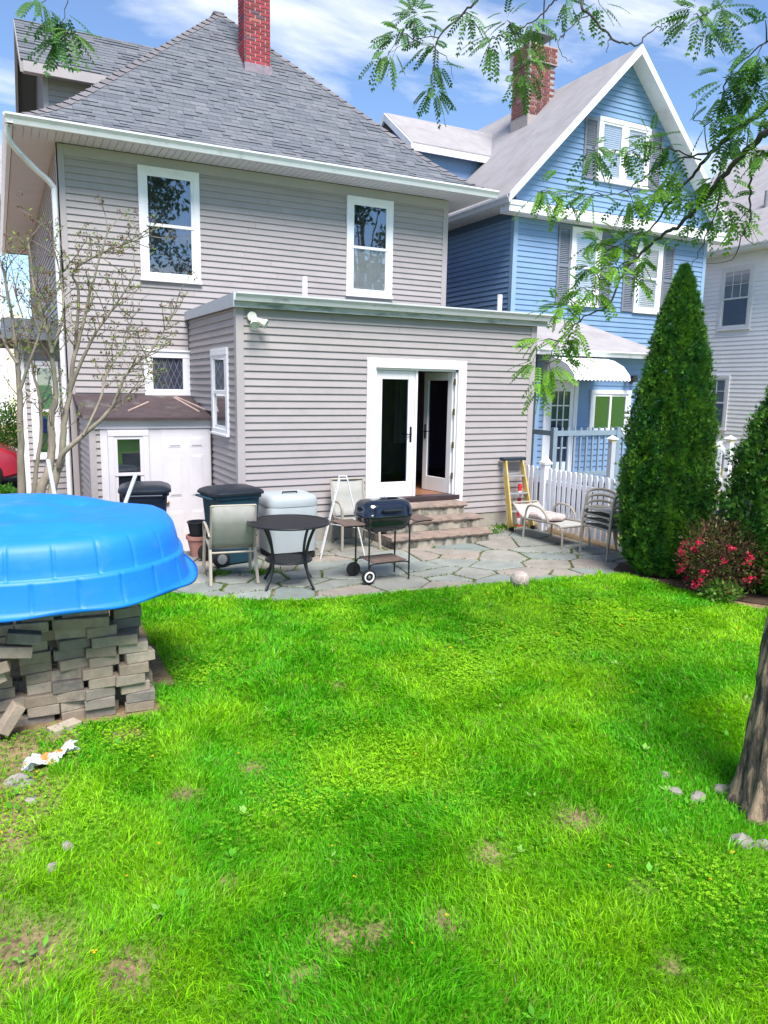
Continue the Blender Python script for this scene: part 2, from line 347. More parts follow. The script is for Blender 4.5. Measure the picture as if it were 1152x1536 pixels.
for ci, poly in enumerate(cells(seeds, (1.0, 8.0, 6.7, 10.3), (1, 1.5))):
    for i in range(len(PPOLY)):
        p, q_ = PPOLY[i], PPOLY[(i+1) % len(PPOLY)]; a, b = (q_[1]-p[1]), -(q_[0]-p[0])      # polygon runs counter-clockwise from the top left
        c = a*p[0]+b*p[1]
        poly = clip(poly, a, b, c)
        if len(poly) < 3: break
    if len(poly) < 3: continue
    area = abs(sum(poly[i][0]*poly[(i+1) % len(poly)][1]-poly[(i+1) % len(poly)][0]*poly[i][1] for i in range(len(poly))))/2
    if area < .015: continue
    cx = sum(p[0] for p in poly)/len(poly); cy = sum(p[1] for p in poly)/len(poly)
    # subdivide and jitter the outline, then inset it for the joint
    out = []
    for i in range(len(poly)):
        p, q_ = Vector(poly[i]), Vector(poly[(i+1) % len(poly)]); L_ = (q_-p).length
        if L_ < .03: continue
        JOINTS.append((p.x, p.y, q_.x, q_.y)); k = max(1, int(L_/.12))
        for j in range(k): out.append(p.lerp(q_, (j+(.12 if j == 0 else 0))/k))
    ring = []
    for p in out:
        d = Vector((cx, cy))-p; l = d.length; ring.append(p + d/l*(.006+prs.uniform(0, .012)))
    z1 = prs.uniform(-.004, .008); tx, ty = prs.uniform(-.012, .012), prs.uniform(-.012, .012); n = len(ring)
    if n < 3: continue
    zt = lambda p: z1+(p.x-cx)*tx+(p.y-cy)*ty
    inn = [p+(Vector((cx, cy))-p).normalized()*.012 for p in ring]
    mb = MB(); mb.add([(p.x, p.y, -.05) for p in ring]+[(p.x, p.y, zt(p)-.009) for p in ring]+[(p.x, p.y, zt(p)) for p in inn],
                      [(i, (i+1) % n, n+(i+1) % n, n+i) for i in range(n)]+[(n+i, n+(i+1) % n, 2*n+(i+1) % n, 2*n+i) for i in range(n)]+[tuple(range(2*n, 3*n))])
    part('flagstone', mb, flag, pat)

# ================================================================== SIDING, WINDOWS
BOARD_MESH = {}
def courses(fr, u0, u1, v0, v1, h, openings, emit):
    """lap-siding courses of exposure h between v0 and v1, cut round openings (ua, ub, va, vb)"""
    k = int(math.ceil((v1-v0)/h-1e-6))
    for i in range(k):
        a, b = v0+i*h, min(v1, v0+(i+1)*h)
        cuts = sorted({u0, u1} | {min(max(u, u0), u1) for o in openings for u in o[:2] if o[2] < b-.004 and o[3] > a+.004})
        for ua, ub in zip(cuts[:-1], cuts[1:]):
            if ub-ua < .012: continue
            um = (ua+ub)/2; za, zb = a, b
            for o in openings:
                if o[0] < um < o[1]:
                    if o[2] <= za+.004 and o[3] >= zb-.004: za = zb
                    elif o[2] <= za+.004 < o[3]: za = max(za, o[3])
                    elif o[2] < zb and o[3] >= zb-.004: zb = min(zb, o[2])
            if zb-za > .012: emit(ua, ub, za, zb, (za-a)/h, (zb-a)/h)
def board_prof(t): return .022-.018*t
def siding_parts(fr, u0, u1, v0, v1, h, openings, mt, parent, name='siding_board'):
    """every board an object of its own"""
    th = math.atan2(fr.N.x, -fr.N.y); xd = Vector((math.cos(th), math.sin(th), 0)); flip = xd.dot(fr.U) < 0
    def emit(ua, ub, za, zb, ta, tb, joint=True):
        if joint and ub-ua > 2.6:
            cu = ua+(ub-ua)*random.uniform(.25, .75); emit(ua, cu, za, zb, ta, tb, False); emit(cu+.0025, ub, za, zb, ta, tb, False); return
        key = (round(ub-ua, 3), round(zb-za, 3), round(ta, 2), round(tb, 2), mt.name)
        if key not in BOARD_MESH:
            L_, h_ = ub-ua, zb-za; mb = MB(); ya, yb = -board_prof(ta), -board_prof(tb)
            mb.add([(x, y, z) for x in (0, L_) for (y, z) in ((.0, 0), (ya, 0), (ya-.001, .006), (yb, h_), (0, h_))],
                   [(0, 1, 6, 5), (1, 2, 7, 6), (2, 3, 8, 7), (3, 4, 9, 8), (4, 0, 5, 9), (0, 4, 3, 2, 1), (5, 6, 7, 8, 9)])
            me = mb.mesh(name); me.materials.append(mt); BOARD_MESH[key] = me
        p = fr.pt(ub if flip else ua, .001, za); piece(name, BOARD_MESH[key], parent, p, (0, 0, th))
    courses(fr, u0, u1, v0, v1, h, openings, emit)
def siding_mesh(fr, u0, u1, v0, v1, h, openings, mb, clipf=None):
    """boards too small to pick apart: joined into one mesh"""
    def emit(ua, ub, za, zb, ta, tb):
        if clipf:
            la, lb = clipf(za); la2, lb2 = clipf(zb); A, B, A2, B2 = max(ua, la), min(ub, lb), max(ua, la2), min(ub, lb2)
            if B-A < .02: return
            if B2 < A2: A2 = B2 = (A2+B2)/2
        else: A, B, A2, B2 = ua, ub, ua, ub
        na, nb = board_prof(ta), board_prof(tb)
        vs_ = [fr.pt(A, .001, za), fr.pt(B, .001, za), fr.pt(B, na, za), fr.pt(A, na, za), fr.pt(A2, nb, zb), fr.pt(B2, nb, zb), fr.pt(B2, .001, zb), fr.pt(A2, .001, zb)]
        mb.add(vs_, [(0, 1, 2, 3), (3, 2, 5, 4), (4, 5, 6, 7), (0, 3, 4, 7), (1, 6, 5, 2)])
    courses(fr, u0, u1, v0, v1, h, openings, emit)
def blind_mat():
    if 'blind' in MATS: return MATS['blind']
    mt = M('blind', (.62, .63, .66), .6, .05); t = mt.node_tree; b = t.nodes['Principled BSDF']
    co = N(t, 'ShaderNodeTexCoord'); w = N(t, 'ShaderNodeTexWave', wave_type='BANDS', bands_direction='Z', inp={'Scale': 7.0}); t.links.new(co.outputs['Object'], w.inputs['Vector'])
    bp = N(t, 'ShaderNodeBump', inp={'Strength': .9, 'Distance': .02}); t.links.new(w.outputs['Fac'], bp.inputs['Height']); t.links.new(bp.outputs[0], b.inputs['Normal']); return mt
def window(fr, u0, u1, v0, v1, parent, casing=.10, trim=None, lites=None, lower_lites=None, back=None, lower_back=None, vertical=False, sill=.03, label=None, n0=0.0):
    """double-hung (or side-sliding) window: casing and sill, two sashes with glass, backing behind the glass"""
    trim = trim or white_trim; c = casing
    mb = MB(); mb.fbox(fr, u0, u0+c, n0, n0+.05, v0+c, v1-c); mb.fbox(fr, u1-c, u1, n0, n0+.05, v0+c, v1-c); mb.fbox(fr, u0, u1, n0, n0+.055, v1-c, v1)
    mb.fbox(fr, u0-.012, u1+.012, n0, n0+.07, v0, v0+.035); mb.fbox(fr, u0, u1, n0, n0+.052, v0+.035, v0+c)
    w = part('window', mb, trim, parent, bevel=.004, label=label)
    a, b, p, q_ = u0+c, u1-c, v0+c, v1-c; s = .045
    mb = MB(); mb.fbox(fr, a, b, n0+.001, n0+.006, p, q_); part('dark_backing', mb, dark_in, w)  # flat near-black sheet, its colour standing in for the unlit room
    if vertical:
        md = (a+b)/2; rects = [(a, md+.02, p, q_, .028, back, None), (md-.02, b, p, q_, .018, lower_back, None)]
    else:
        md = (p+q_)/2; rects = [(a, b, md-.02, q_, .030, back, lites), (a, b, p, md+.02, .020, lower_back, lower_lites)]
    for (x0, x1, z0, z1, nn, bk, lt) in rects:
        mb = MB(); nn += n0
        mb.fbox(fr, x0, x0+s, nn-.012, nn+.012, z0, z1); mb.fbox(fr, x1-s, x1, nn-.012, nn+.012, z0, z1)
        mb.fbox(fr, x0+s, x1-s, nn-.011, nn+.011, z0, z0+s); mb.fbox(fr, x0+s, x1-s, nn-.011, nn+.011, z1-s, z1)
        if lt:
            for i in range(1, lt[0]): uu = x0+s+(x1-x0-2*s)*i/lt[0]; mb.fbox(fr, uu-.009, uu+.009, nn-.007, nn+.009, z0+s, z1-s)
            for i in range(1, lt[1]): vv = z0+s+(z1-z0-2*s)*i/lt[1]; mb.fbox(fr, x0+s, x1-s, nn-.006, nn+.008, vv-.009, vv+.009)
        part('sash', mb, trim, w)
        mb = MB(); mb.fbox(fr, x0+s-.004, x1-s+.004, nn-.003, nn+.001, z0+s-.004, z1-s+.004); part('pane', mb, gl_clear, w)
        if bk: mb = MB(); mb.fbox(fr, x0+s, x1-s, n0+.0075, n0+.0095, z0+s, z1-s); part('blind', mb, bk, w)
    return w

# ================================================================== GREY HOUSE
YM, YE, XL, XR = 13.18, 10.3, 2.97, 8.03            # main rear wall, extension rear wall, extension sides
HX0, HX1, EAVE = 1.03, 8.0, 5.97
house = wthing('house', (4.5, 13.2, 0), 'mauve-grey clapboard house with hipped shingle roof and flat-roofed rear extension', 'house')
frM, frE, frL, frEL = rear(YM), rear(YE), leftw(HX0), leftw(XL)
EXPO = .1016
# cores of the walls
mb = MB(); mb.box(HX0, HX1, YM, 25, -.5, 5.86); main_core = part('wall', mb, mauve_core, house, label='mauve-grey lap siding of the upper rear wall')
W1, W2, LEAD = (2.2, 3.18, 3.93, 5.71), (5.86, 6.81, 3.93, 5.70), (2.2, 2.955, 2.02, 2.83)
siding_parts(frM, HX0+.09, HX1-.09, 1.70, 5.86, EXPO, [W1, W2, LEAD, (XL-.03, XR+.1, -1, 3.42)], mauve, main_core)
siding_parts(frL, YM+.09, 20.5, .2, 5.86, EXPO, [(14.0, 18.3, -1, 3.25)], mauve, main_core)
for (x0, x1, ff) in ((HX0-.024, HX0+.09, frM), (HX1-.09, HX1+.024, frM)):
    mb = MB(); mb.fbox(ff, x0, x1, 0, .026, -.45 if x0 < 2 else 3.4, 5.86); part('corner_board', mb, trim_grey, house, bevel=.003)
mb = MB(); mb.fbox(frL, YM-.026, YM+.09, 0, .0245, -.45, 5.86); part('corner_board', mb, trim_grey, house, bevel=.003)
mb = MB(); mb.fbox(frM, HX0+.09, HX1-.09, .001, .03, 5.70, 5.86); part('frieze', mb, trim_grey, house)
window(frM, *W1[:2], *W1[2:], house, label='rear window above the lean-to, reflecting trees')
window(frM, *W2[:2], *W2[2:], house, lower_back=M('pale_curtain', (.32, .33, .34), .8, .1), label='rear window above the french doors')
# small leaded window
mb = MB(); u0, u1, v0, v1 = LEAD
mb.fbox(frM, u0, u0+.14, 0, .05, v0+.16, v1-.13); mb.fbox(frM, u1-.12, u1, 0, .05, v0+.16, v1-.13); mb.fbox(frM, u0, u1, 0, .055, v1-.13, v1); mb.fbox(frM, u0, u1, 0, .055, v0, v0+.16); mb.fbox(frM, u0-.01, u1, .055, .075, v1-.03, v1)
lw = part('window', mb, white_trim, house, bevel=.004, label='small leaded window with white surround')
mb = MB(); mb.fbox(frM, u0+.14, u1-.12, .001, .012, v0+.16, v1-.13); part('pane', mb, M('leaded_glass', (.03, .035, .06), .12, .3, 9, spec=.7), lw)
mb = MB(); a, b, p, q_ = u0+.14, u1-.12, v0+.16, v1-.13; nc = 5; cw = (b-a)/nc; md = (p+q_)/2
for i in range(nc):
    x0 = a+i*cw; xm = x0+cw/2; x1 = x0+cw
    for s_ in (-1, 1):
        zt, zi = md+s_*(q_-p)*.48, md+s_*(q_-p)*.2
        mb.bar(frM.pt(x0, .015, zi), frM.pt(xm, .015, zt), .008, .008); mb.bar(frM.pt(xm, .0151, zt), frM.pt(x1, .0151, zi), .008, .008); mb.bar(frM.pt(x0, .0149, zi), frM.pt(xm, .0149, md), .007, .007); mb.bar(frM.pt(xm, .0152, md), frM.pt(x1, .0152, zi), .007, .007)
part('lead_came', mb, M('lead', (.22, .22, .26), .4, .1, metal=.4), lw)

# ---- hip roof with flared eaves
EX0, EX1, EY0 = .40, 8.68, 12.6
def g(d):
    d = np.asarray(d, float); t = np.clip(d/1.2, 0, 1)
    return .56*np.minimum(d, 1.2) + .43*1.2*(t**3-t**4/2) + np.maximum(d-1.2, 0)*.99
def gs(d): t = min(max(d/1.2, 0), 1); return .56+.43*(3*t*t-2*t**3)
APD = (EX1-EX0)/2; APX = (EX0+EX1)/2; YB = 25.6
shingle_base = M('shingle_base', (.09, .096, .112), .9, .2, 30)
shingle = M('asphalt_shingle', (.3, .3, .3), .9, .14, 45, bump=.35, bscale=160, spec=.15, ramp=[(0, (.105, .114, .138)), (.3, (.13, .14, .163)), (.55, (.152, .16, .182)), (.8, (.115, .125, .148)), (1, (.165, .173, .195))])
mb = MB(); ds = [0, .2, .4, .6, .8, 1.0, 1.2, 2.2, 3.2, APD]
for d0, d1 in zip(ds[:-1], ds[1:]):
    z0, z1 = EAVE+float(g(d0)), EAVE+float(g(d1))
    mb.add([(EX0+d0, EY0+d0, z0), (EX1-d0, EY0+d0, z0), (EX1-d1, EY0+d1, z1), (EX0+d1, EY0+d1, z1)], [(0, 1, 2, 3)] if d1 < APD-1e-6 else [(0, 1, 2)])
    for sx in (0, 1):
        xa, xb = (EX0+d0, EX0+d1) if sx == 0 else (EX1-d0, EX1-d1)
        mb.add([(xa, EY0+d0, z0), (xb, EY0+d1, z1), (xb, YB-d1, z1), (xa, YB-d0, z0)], [(0, 1, 2, 3)])
    mb.add([(EX0+d0, YB-d0, z0), (EX1-d0, YB-d0, z0), (EX1-d1, YB-d1, z1), (EX0+d1, YB-d1, z1)], [(0, 1, 2, 3)])
mb.add([(EX0, EY0, EAVE-.03), (EX1, EY0, EAVE-.03), (EX1, YB, EAVE-.03), (EX0, YB, EAVE-.03)], [(0, 1, 2, 3)])
roof = part('roof', mb, shingle_base, house, label='grey architectural shingle hip roof', fix=False)
srs = random.Random(3); SH = []
d = 0.0
while d < APD-.12:
    sl = gs(d); run = .128/math.sqrt(1+sl*sl); x = EX0+d+.02-srs.uniform(0, .15); xe = EX1-d-.02
    while x < xe:
        w = srs.choice([.11, .15, .19, .24, .28]); x0, x1 = max(x, EX0+d+.03), min(x+w, xe)
        if x1-x0 > .04: SH.append((x0, x1, d, run, sl, srs.choice([.007, .009, .018])))
        x += w+.004
    d += run
SMESH = {}
SH.sort(key=lambda s: (s[2]*1.6 + max(0, s[0]-3)*.12))
rest = MB()
def shingle_box(mb, x0, x1, dd, run, th):
    da, db = dd-.012, dd+run+.01
    za, zb = EAVE+float(g(max(da, 0)))-(.008 if da < 0 else 0), EAVE+float(g(db)); ya, yb = EY0+da, EY0+db
    n_ = Vector((0, -(zb-za), yb-ya)).normalized(); lo, hi = n_*.002, n_*(th+.004); hi2 = n_*.005
    A = [Vector((x0, ya, za)), Vector((x1, ya, za)), Vector((x1, yb, zb)), Vector((x0, yb, zb))]
    return mb.add([A[0]+lo, A[1]+lo, A[2]+lo, A[3]+lo, A[0]+hi, A[1]+hi, A[2]+hi2, A[3]+hi2], [(4, 5, 6, 7), (0, 1, 5, 4), (1, 2, 6, 5), (3, 0, 4, 7)])
for i, (x0, x1, dd, run, sl, th) in enumerate(SH):
    if i < 300:
        m1 = MB(); shingle_box(m1, x0, x1, dd, run, th); part('shingle', m1, shingle, roof, fix=False)
    else: shingle_box(rest, x0, x1, dd, run, th)
part('shingles', rest, shingle, roof, fix=False, kind='stuff')
# hip caps
capm = M('hip_cap_shingle', (.16, .148, .165), .9, .18, 40, piece=.1, bump=.3, bscale=150)
for sx in (0, 1):
    d = 0.02
    while d < APD-.1:
        d2 = d+.145; x0, x1 = (EX0+d, EX0+d2) if sx == 0 else (EX1-d, EX1-d2); s_ = 1 if sx == 0 else -1
        za, zb = EAVE+float(g(d)), EAVE+float(g(min(d2, APD)))
        mb = MB(); w = .11
        mb.add([(x0+s_*w, EY0+d-.02, za+.012), (x0-s_*.01, EY0+d-.03, za+.03), (x0-s_*.02, EY0+d+w, za+.012), (x1+s_*w, EY0+d2, zb+.010), (x1, EY0+d2, zb+.022), (x1, EY0+d2+w, zb+.010)],
               [(0, 1, 4, 3), (1, 2, 5, 4), (0, 3, 5, 2), (0, 2, 1)])
        part('hip_cap', mb, capm, roof); d += .125
mb = MB(); mb.bar((APX, EY0+APD, EAVE+float(g(APD))+.02), (APX, YB-APD, EAVE+float(g(APD))+.02), .22, .03); part('ridge_cap', mb, capm, roof)
# eaves: soffit panels, fascia gutter
soff = M('white_soffit', lin(205, 205, 212), .5, .05, 3)
mb = MB(); mb.box(EX0+.03, EX1-.03, EY0+.03, YM+.03, 5.885, 5.905); so = part('soffit', mb, soff, house)
smesh = MB(); smesh.box(0, .098, 0, YM-EY0-.06, -.012, 0); sm = smesh.mesh('soffit_panel'); sm.materials.append(soff)
x = EX0+.06
while x < EX1-.16: piece('soffit_panel', sm, so, (x, EY0+.04, 5.884)); x += .108
mb = MB(); mb.box(EX0+.03, HX0+.02, YM+.03, 25, 5.885, 5.905); part('soffit', mb, soff, house)
mb = MB(); mb.box(HX1-.02, EX1-.03, YM+.03, 25, 5.885, 5.905); part('soffit', mb, soff, house)
def gutter(fr, u0, u1, v, depth=.12, hgt=.13):
    mb = MB(); prof = [(0, -hgt), (depth*.55, -hgt), (depth*.7, -hgt*.55), (depth, -hgt*.2), (depth, 0), (depth-.012, 0), (depth-.014, -hgt*.2), (depth*.62, -hgt*.6), (depth*.5, -hgt+.012), (.01, -hgt+.012), (.01, 0), (0, 0)]
    mb.prism([fr.pt(u0, n, v+z) for n, z in prof], fr.U*(u1-u0)); return mb
gw = M('white_gutter', lin(215, 217, 222), .35, .05, 4, c2=(.35, .36, .36), c2lo=.58, c2hi=.75, c2scale=3)
part('gutter', gutter(rear(EY0+.02), EX0-.08, EX1+.06, EAVE+.03), gw, house)
part('gutter', gutter(leftw(EX0+.02), EY0-.06, YB, EAVE+.03), gw, house)
# downspout at the left corner
pts = catmull([(EX0-.05, EY0+.12, 5.86), (EX0-.02, EY0+.18, 5.68), (.68, YM-.2, 5.42), (.93, YM-.08, 5.22), (.955, YM-.07, 4.95), (.955, YM-.07, 3.0), (.955, YM-.07, -.3)], 5)
mb = MB(); mb.tube(pts, .042, 8); part('downspout', mb, gw, house, auto=50)
# chimney: mortar core and bricks
ch = MB(); CX0, CX1, CY0, CY1 = 4.60, 5.10, 15.12, 15.58
ch.box(CX0+.006, CX1-.006, CY0+.006, CY1-.006, 7.6, 11.1)
chim = part('chimney', ch, M('mortar', (.46, .40, .40), .95, .15, 30), house, label='red brick chimney on the grey roof')
brickm = M('red_brick', (.3, .07, .07), .8, .2, 30, bump=.3, bscale=80, ramp=[(0, (.20, .035, .045)), (.4, (.36, .055, .075)), (.75, (.28, .035, .055)), (.85, (.30, .05, .06)), (.92, (.06, .055, .10)), (1, (.38, .11, .1))])
bm_f = MB().box(0, .182, -.008, .05, 0, .051).mesh('brick'); bm_f.materials.append(brickm)
bm_h = MB().box(0, .083, -.008, .05, 0, .051).mesh('brick'); bm_h.materials.append(brickm)
bm_s = MB().box(-.008, .05, 0, .182, 0, .051).mesh('brick'); bm_s.materials.append(brickm)
bm_s2 = MB().box(-.008, .05, 0, .083, 0, .051).mesh('brick'); bm_s2.materials.append(brickm)
zb = 8.36; row = 0
while zb < 11.05:
    o = 0 if row % 2 else 1
    xs = [(CX0+.005, bm_f), (CX0+.205, bm_f), (CX0+.405, bm_h)] if o else [(CX0+.005, bm_h), (CX0+.105, bm_f), (CX0+.305, bm_f)]
    for x, me in xs: piece('brick', me, chim, (x, CY0, zb))
    ys = [(CY0+.07, bm_s), (CY0+.265, bm_s)] if o else [(CY0+.07, bm_s2), (CY0+.165, bm_s), (CY0+.36, bm_s2)]
    for y, me in ys: piece('brick', me, chim, (CX0, y, zb))
    zb += .067; row += 1
mb = MB(); mb.box(CX0-.03, CX1+.03, CY0-.035, CY1, 7.8, 8.35)
part('flashing', mb, M('lead_flashing', (.26, .21, .25), .5, .2, 12, metal=.3), chim, bevel=.01)
# left-facing gable dormer
dm = MB(); DY0, DYR, DZ, DRZ, DX = 15.95, 17.15, 8.0, 8.97, 1.08
frD = rear(DY0)
mb = MB(); mb.prism([(DX, DY0, 6.3), (DX, DY0, DZ), (DX, DYR, DRZ-.12), (DX, 2*DYR-DY0, DZ), (DX, 2*DYR-DY0, 6.3)], (3.0, 0, 0)); dorm = part('dormer', mb, mauve_core, house, label='gable dormer on the left roof slope')
mbs = MB(); siding_mesh(frD, DX+.07, 3.0, 6.5, DZ, EXPO, [], mbs); part('dormer_siding', mbs, mauve, dorm)
mb = MB(); mb.fbox(frD, DX-.02, DX+.07, 0, .024, 6.4, DZ-.1); mb.fbox(frD, DX, 3.0, .001, .03, DZ-.12, DZ); part('corner_board', mb, trim_grey, dorm)
for s_ in (-1, 1):
    ye, ze = DYR+s_*(DYR-DY0+.32), DZ-.28
    mb = MB(); mb.prism([(.74, ye, ze), (.74, DYR, DRZ), (.74, DYR, DRZ+.09), (.74, ye+s_*.03, ze+.09)], (3.4, 0, 0)); part('dormer_roof', mb, shingle_base, dorm)
    mb = MB(); mb.prism([(.69, ye, ze-.1), (.69, DYR, DRZ-.1), (.69, DYR, DRZ+.06), (.69, ye+s_*.02, ze+.06)], (.05, 0, 0)); part('rake_board', mb, trim_grey, dorm)
mb = MB(); mb.box(.74, 3.4, DY0-.31, DY0, DZ-.30, DZ-.285); mb.box(.74, 3.2, DY0-.36, DY0-.32, DZ-.37, DZ-.2); part('dormer_eave', mb, trim_grey, dorm)
mb = MB(); ye, ze = DYR-(DYR-DY0+.34), DZ-.19; k = (DRZ+.09-ze)/(DYR-ye)
dd = 0.0; LS = math.hypot(DYR-ye, DRZ+.09-ze)
while dd < LS-.03:
    x = .70
    while x < 3.6:
        w = srs.choice([.16, .22, .28, .33]); t0, t1 = dd/LS, min(1, (dd+.15)/LS); th = srs.choice([.008, .02])
        p0, p1 = Vector((0, ye+(DYR-ye)*t0, ze+(DRZ+.09-ze)*t0)), Vector((0, ye+(DYR-ye)*t1, ze+(DRZ+.09-ze)*t1)); nn = Vector((0, -k, 1)).normalized()
        A = [p0+Vector((x, 0, 0)), p0+Vector((x+w, 0, 0)), p1+Vector((x+w, 0, 0)), p1+Vector((x, 0, 0))]
        mb.add([A[0]+nn*.002, A[1]+nn*.002, A[0]+nn*(th+.004), A[1]+nn*(th+.004), A[2]+nn*.005, A[3]+nn*.005], [(2, 3, 4, 5), (0, 1, 3, 2), (0, 2, 5), (1, 4, 3)]); x += w+.004
    dd += .135
part('shingles', mb, shingle, dorm, fix=False, kind='stuff')
# left bay with window
BX, BY = .37, 14.4; frB = rear(BY)
mb = MB(); mb.box(BX, HX0, BY, 18.2, -.5, 2.95); bay = part('bay', mb, mauve_core, house, label='shallow box bay with a blinded window')
siding_parts(frB, BX+.06, HX0, .0, 2.95, EXPO, [(.50, .965, .93, 2.62)], mauve, bay)
mb = MB(); mb.fbox(frB, BX-.02, BX+.06, 0, .026, -.4, 2.95); part('corner_board', mb, white_trim, bay)
window(frB, .50, .965, .93, 2.62, house, casing=.075, lower_back=None, back=M('green_blind', (.10, .17, .16), .7, .1))
mb = MB(); mb.box(.05, HX0, BY-.35, 18.5, 2.95, 3.12); mb.box(.12, HX0, BY-.28, 18.4, 3.12, 3.3); part('bay_roof', mb, M('slate_grey_paint', (.13, .15, .18), .6, .1), bay, bevel=.01)

# ---- rear extension: cores round the door opening, a real room behind it
DO = (5.08, 6.54, .58, 2.57)
inner = M('room_paint', (.30, .23, .30), .8, .08)
mb = MB(); mb.box(XL, DO[0], YE, YE+.14, 0, 3.36); mb.box(DO[1], XR, YE, YE+.14, 0, 3.36); mb.box(DO[0], DO[1], YE, YE+.14, DO[3], 3.36); mb.box(DO[0], DO[1], YE, YE+.14, 0, DO[2]-.04)
mb.box(XL, XL+.14, YE+.14, YM, -.4, 3.36); mb.box(XR-.14, XR, YE+.14, YM, 0, 3.36)
ext = part('extension_wall', mb, mauve_core, house, label='grey lap siding of the rear extension')
EO = (4.93, 6.69, .46, 2.71); EWIN = (10.70, 11.60, 1.53, 2.80)
siding_parts(frE, XL+.085, XR-.085, .24, 3.32, EXPO, [EO], mauve, ext)
siding_parts(frEL, YE+.085, YM-.005, .24, 3.34, EXPO, [EWIN, (11.72, 13.3, -1, 1.86)], mauve, ext)
mb = MB(); mb.fbox(frE, XL-.026, XL+.085, 0, .027, .12, 3.34); part('corner_board', mb, trim_grey, house, bevel=.003)
mb = MB(); mb.fbox(frEL, YE-.001, YE+.085, 0, .0255, .12, 3.34); part('corner_board', mb, trim_grey, house, bevel=.003)
mb = MB(); mb.fbox(frE, XR-.085, XR+.026, 0, .027, .12, 3.34); part('corner_board', mb, trim_grey, house, bevel=.003)
mb = MB(); mb.box(XL-.005, XR+.005, YE-.012, YE+.12, -.1, .235); part('foundation', mb, concrete, house, bevel=.01)
mb = MB(); mb.box(XL-.012, XL+.12, YE+.12, 11.9, -.4, .235); part('foundation', mb, concrete, house, bevel=.01)
window(frEL, *EWIN, house, casing=.10, lower_back=None, back=M('grey_curtain', (.30, .32, .36), .8, .1), label='narrow side window of the extension')
# flat roof, fascia and gutter
mb = MB(); mb.box(XL-.05, XR+.16, YE-.08, YM-.03, 3.36, 3.46); part('extension_roof', mb, M('roll_roofing', (.2, .21, .23), .9, .2, 8), house)
fasm = M('weathered_fascia', (.42, .44, .45), .5, .1, 3, c2=(.17, .2, .19), c2lo=.5, c2hi=.68, c2scale=2.6, stretch=(1, 1, 4))
mb = MB(); mb.box(XL-.07, XR+.17, YE-.11, YE-.08, 3.315, 3.47); part('fascia', mb, fasm, house)
mb = MB(); mb.prism([(XL-.08, YE-.11, 3.315), (XL-.08, YE-.11, 3.50), (XL-.08, YM, 3.47), (XL-.08, YM, 3.335)], (.03, 0, 0)); part('fascia', mb, M('blue_grey_fascia', (.40, .43, .49), .5, .06), house)
part('gutter', gutter(rear(YE-.11), XL-.07, XR+.30, 3.505, .11, .11), metal_grey, house)
for a in ((457, 416), (750, 443)):
    p = onY(*a, 10.85); mb = MB(); mb.tube([(p[0], 10.85, 3.4), (p[0], 10.85, p[2]+.01)], .043, 12); part('vent_pipe', mb, white_trim, house, auto=50)
# french doors
fr = frE
mb = MB(); u0, u1, v0, v1 = EO
mb.fbox(fr, u0, DO[0], 0, .045, v0, v1); mb.fbox(fr, DO[1], u1, 0, .045, v0, v1); mb.fbox(fr, DO[0], DO[1], 0, .045, DO[3], v1)
part('door_casing', mb, white_trim, house, bevel=.006)
mb = MB(); mb.fbox(fr, DO[0], DO[0]+.03, -.14, .0, DO[2], DO[3]); mb.fbox(fr, DO[1]-.03, DO[1], -.14, .0, DO[2], DO[3]); mb.fbox(fr, DO[0], DO[1], -.14, .0, DO[3]-.03, DO[3]); part('door_jamb', mb, white_trim, house)
mb = MB(); mb.fbox(fr, u0+.03, u1-.06, -.14, .05, .50, .578); part('threshold', mb, M('bronze_sill', (.05, .035, .04), .4, .2), house, bevel=.005)
mb = MB(); mb.fbox(fr, u0+.02, u1-.02, .002, .03, .3, .5); part('sill_board', mb, concrete, house)
door_white = M('door_white', lin(224, 222, 224), .4, .03, 4)
brass = M('brass', (.35, .26, .13), .35, .2, metal=.8)
def leaf(parent, hinge, width, z0, z1, ang, sgn, label):
    """door leaf from its hinge edge, turning inwards by ang; sgn +1 when the leaf runs to +X from its hinge"""
    d = Vector((sgn*math.cos(ang), math.sin(ang), 0)); n = Vector((-sgn*math.sin(ang)*-1*sgn, 0, 0)); n = Vector((d.y, -d.x, 0)); n = n if n.y < 0 else -n
    F = Fr(hinge, d, n); s = .11; mb = MB()
    mb.fbox(F, 0, s, -.02, .02, 0, z1-z0); mb.fbox(F, width-s, width, -.02, .02, 0, z1-z0); mb.fbox(F, s, width-s, -.0195, .0195, 0, .24); mb.fbox(F, s, width-s, -.0195, .0195, z1-z0-.13, z1-z0)
    o = part('french_door', mb, door_white, parent, bevel=.004, label=label)
    mb = MB(); mb.fbox(F, s-.006, width-s+.006, -.005, .005, .235, z1-z0-.125); part('pane', mb, glass('door_glass', (.62, .68, .80), 1.5), o)
    mb = MB()
    for sd_ in (-1, 1): mb.fbox(F, width-.075, width-.04, sd_*.02, sd_*.028, .86, 1.1); mb.bar(F.pt(width-.058, sd_*.05, .98), F.pt(width-.16, sd_*.05, .985), .014, .016); mb.bar(F.pt(width-.058, sd_*.02, .98), F.pt(width-.058, sd_*.056, .98), .016, .016)
    part('handle', mb, M('dark_bronze', (.03, .025, .025), .35, .2, metal=.6), o)
    return o, F
d1, _ = leaf(house, (DO[0]+.032, YE+.055, DO[2]), .675, DO[2], DO[3]-.035, 0.0, 1, 'closed left leaf of the french doors')
d2, F2 = leaf(house, (DO[1]-.032, YE+.06, DO[2]), .70, DO[2], DO[3]-.035, R(80), -1, 'right leaf of the french doors standing open inwards')
mb = MB(); mb.box(DO[0]+.71, DO[0]+.755, YE+.02, YE+.09, DO[2], DO[3]-.03); part('mullion', mb, door_white, house, bevel=.004)
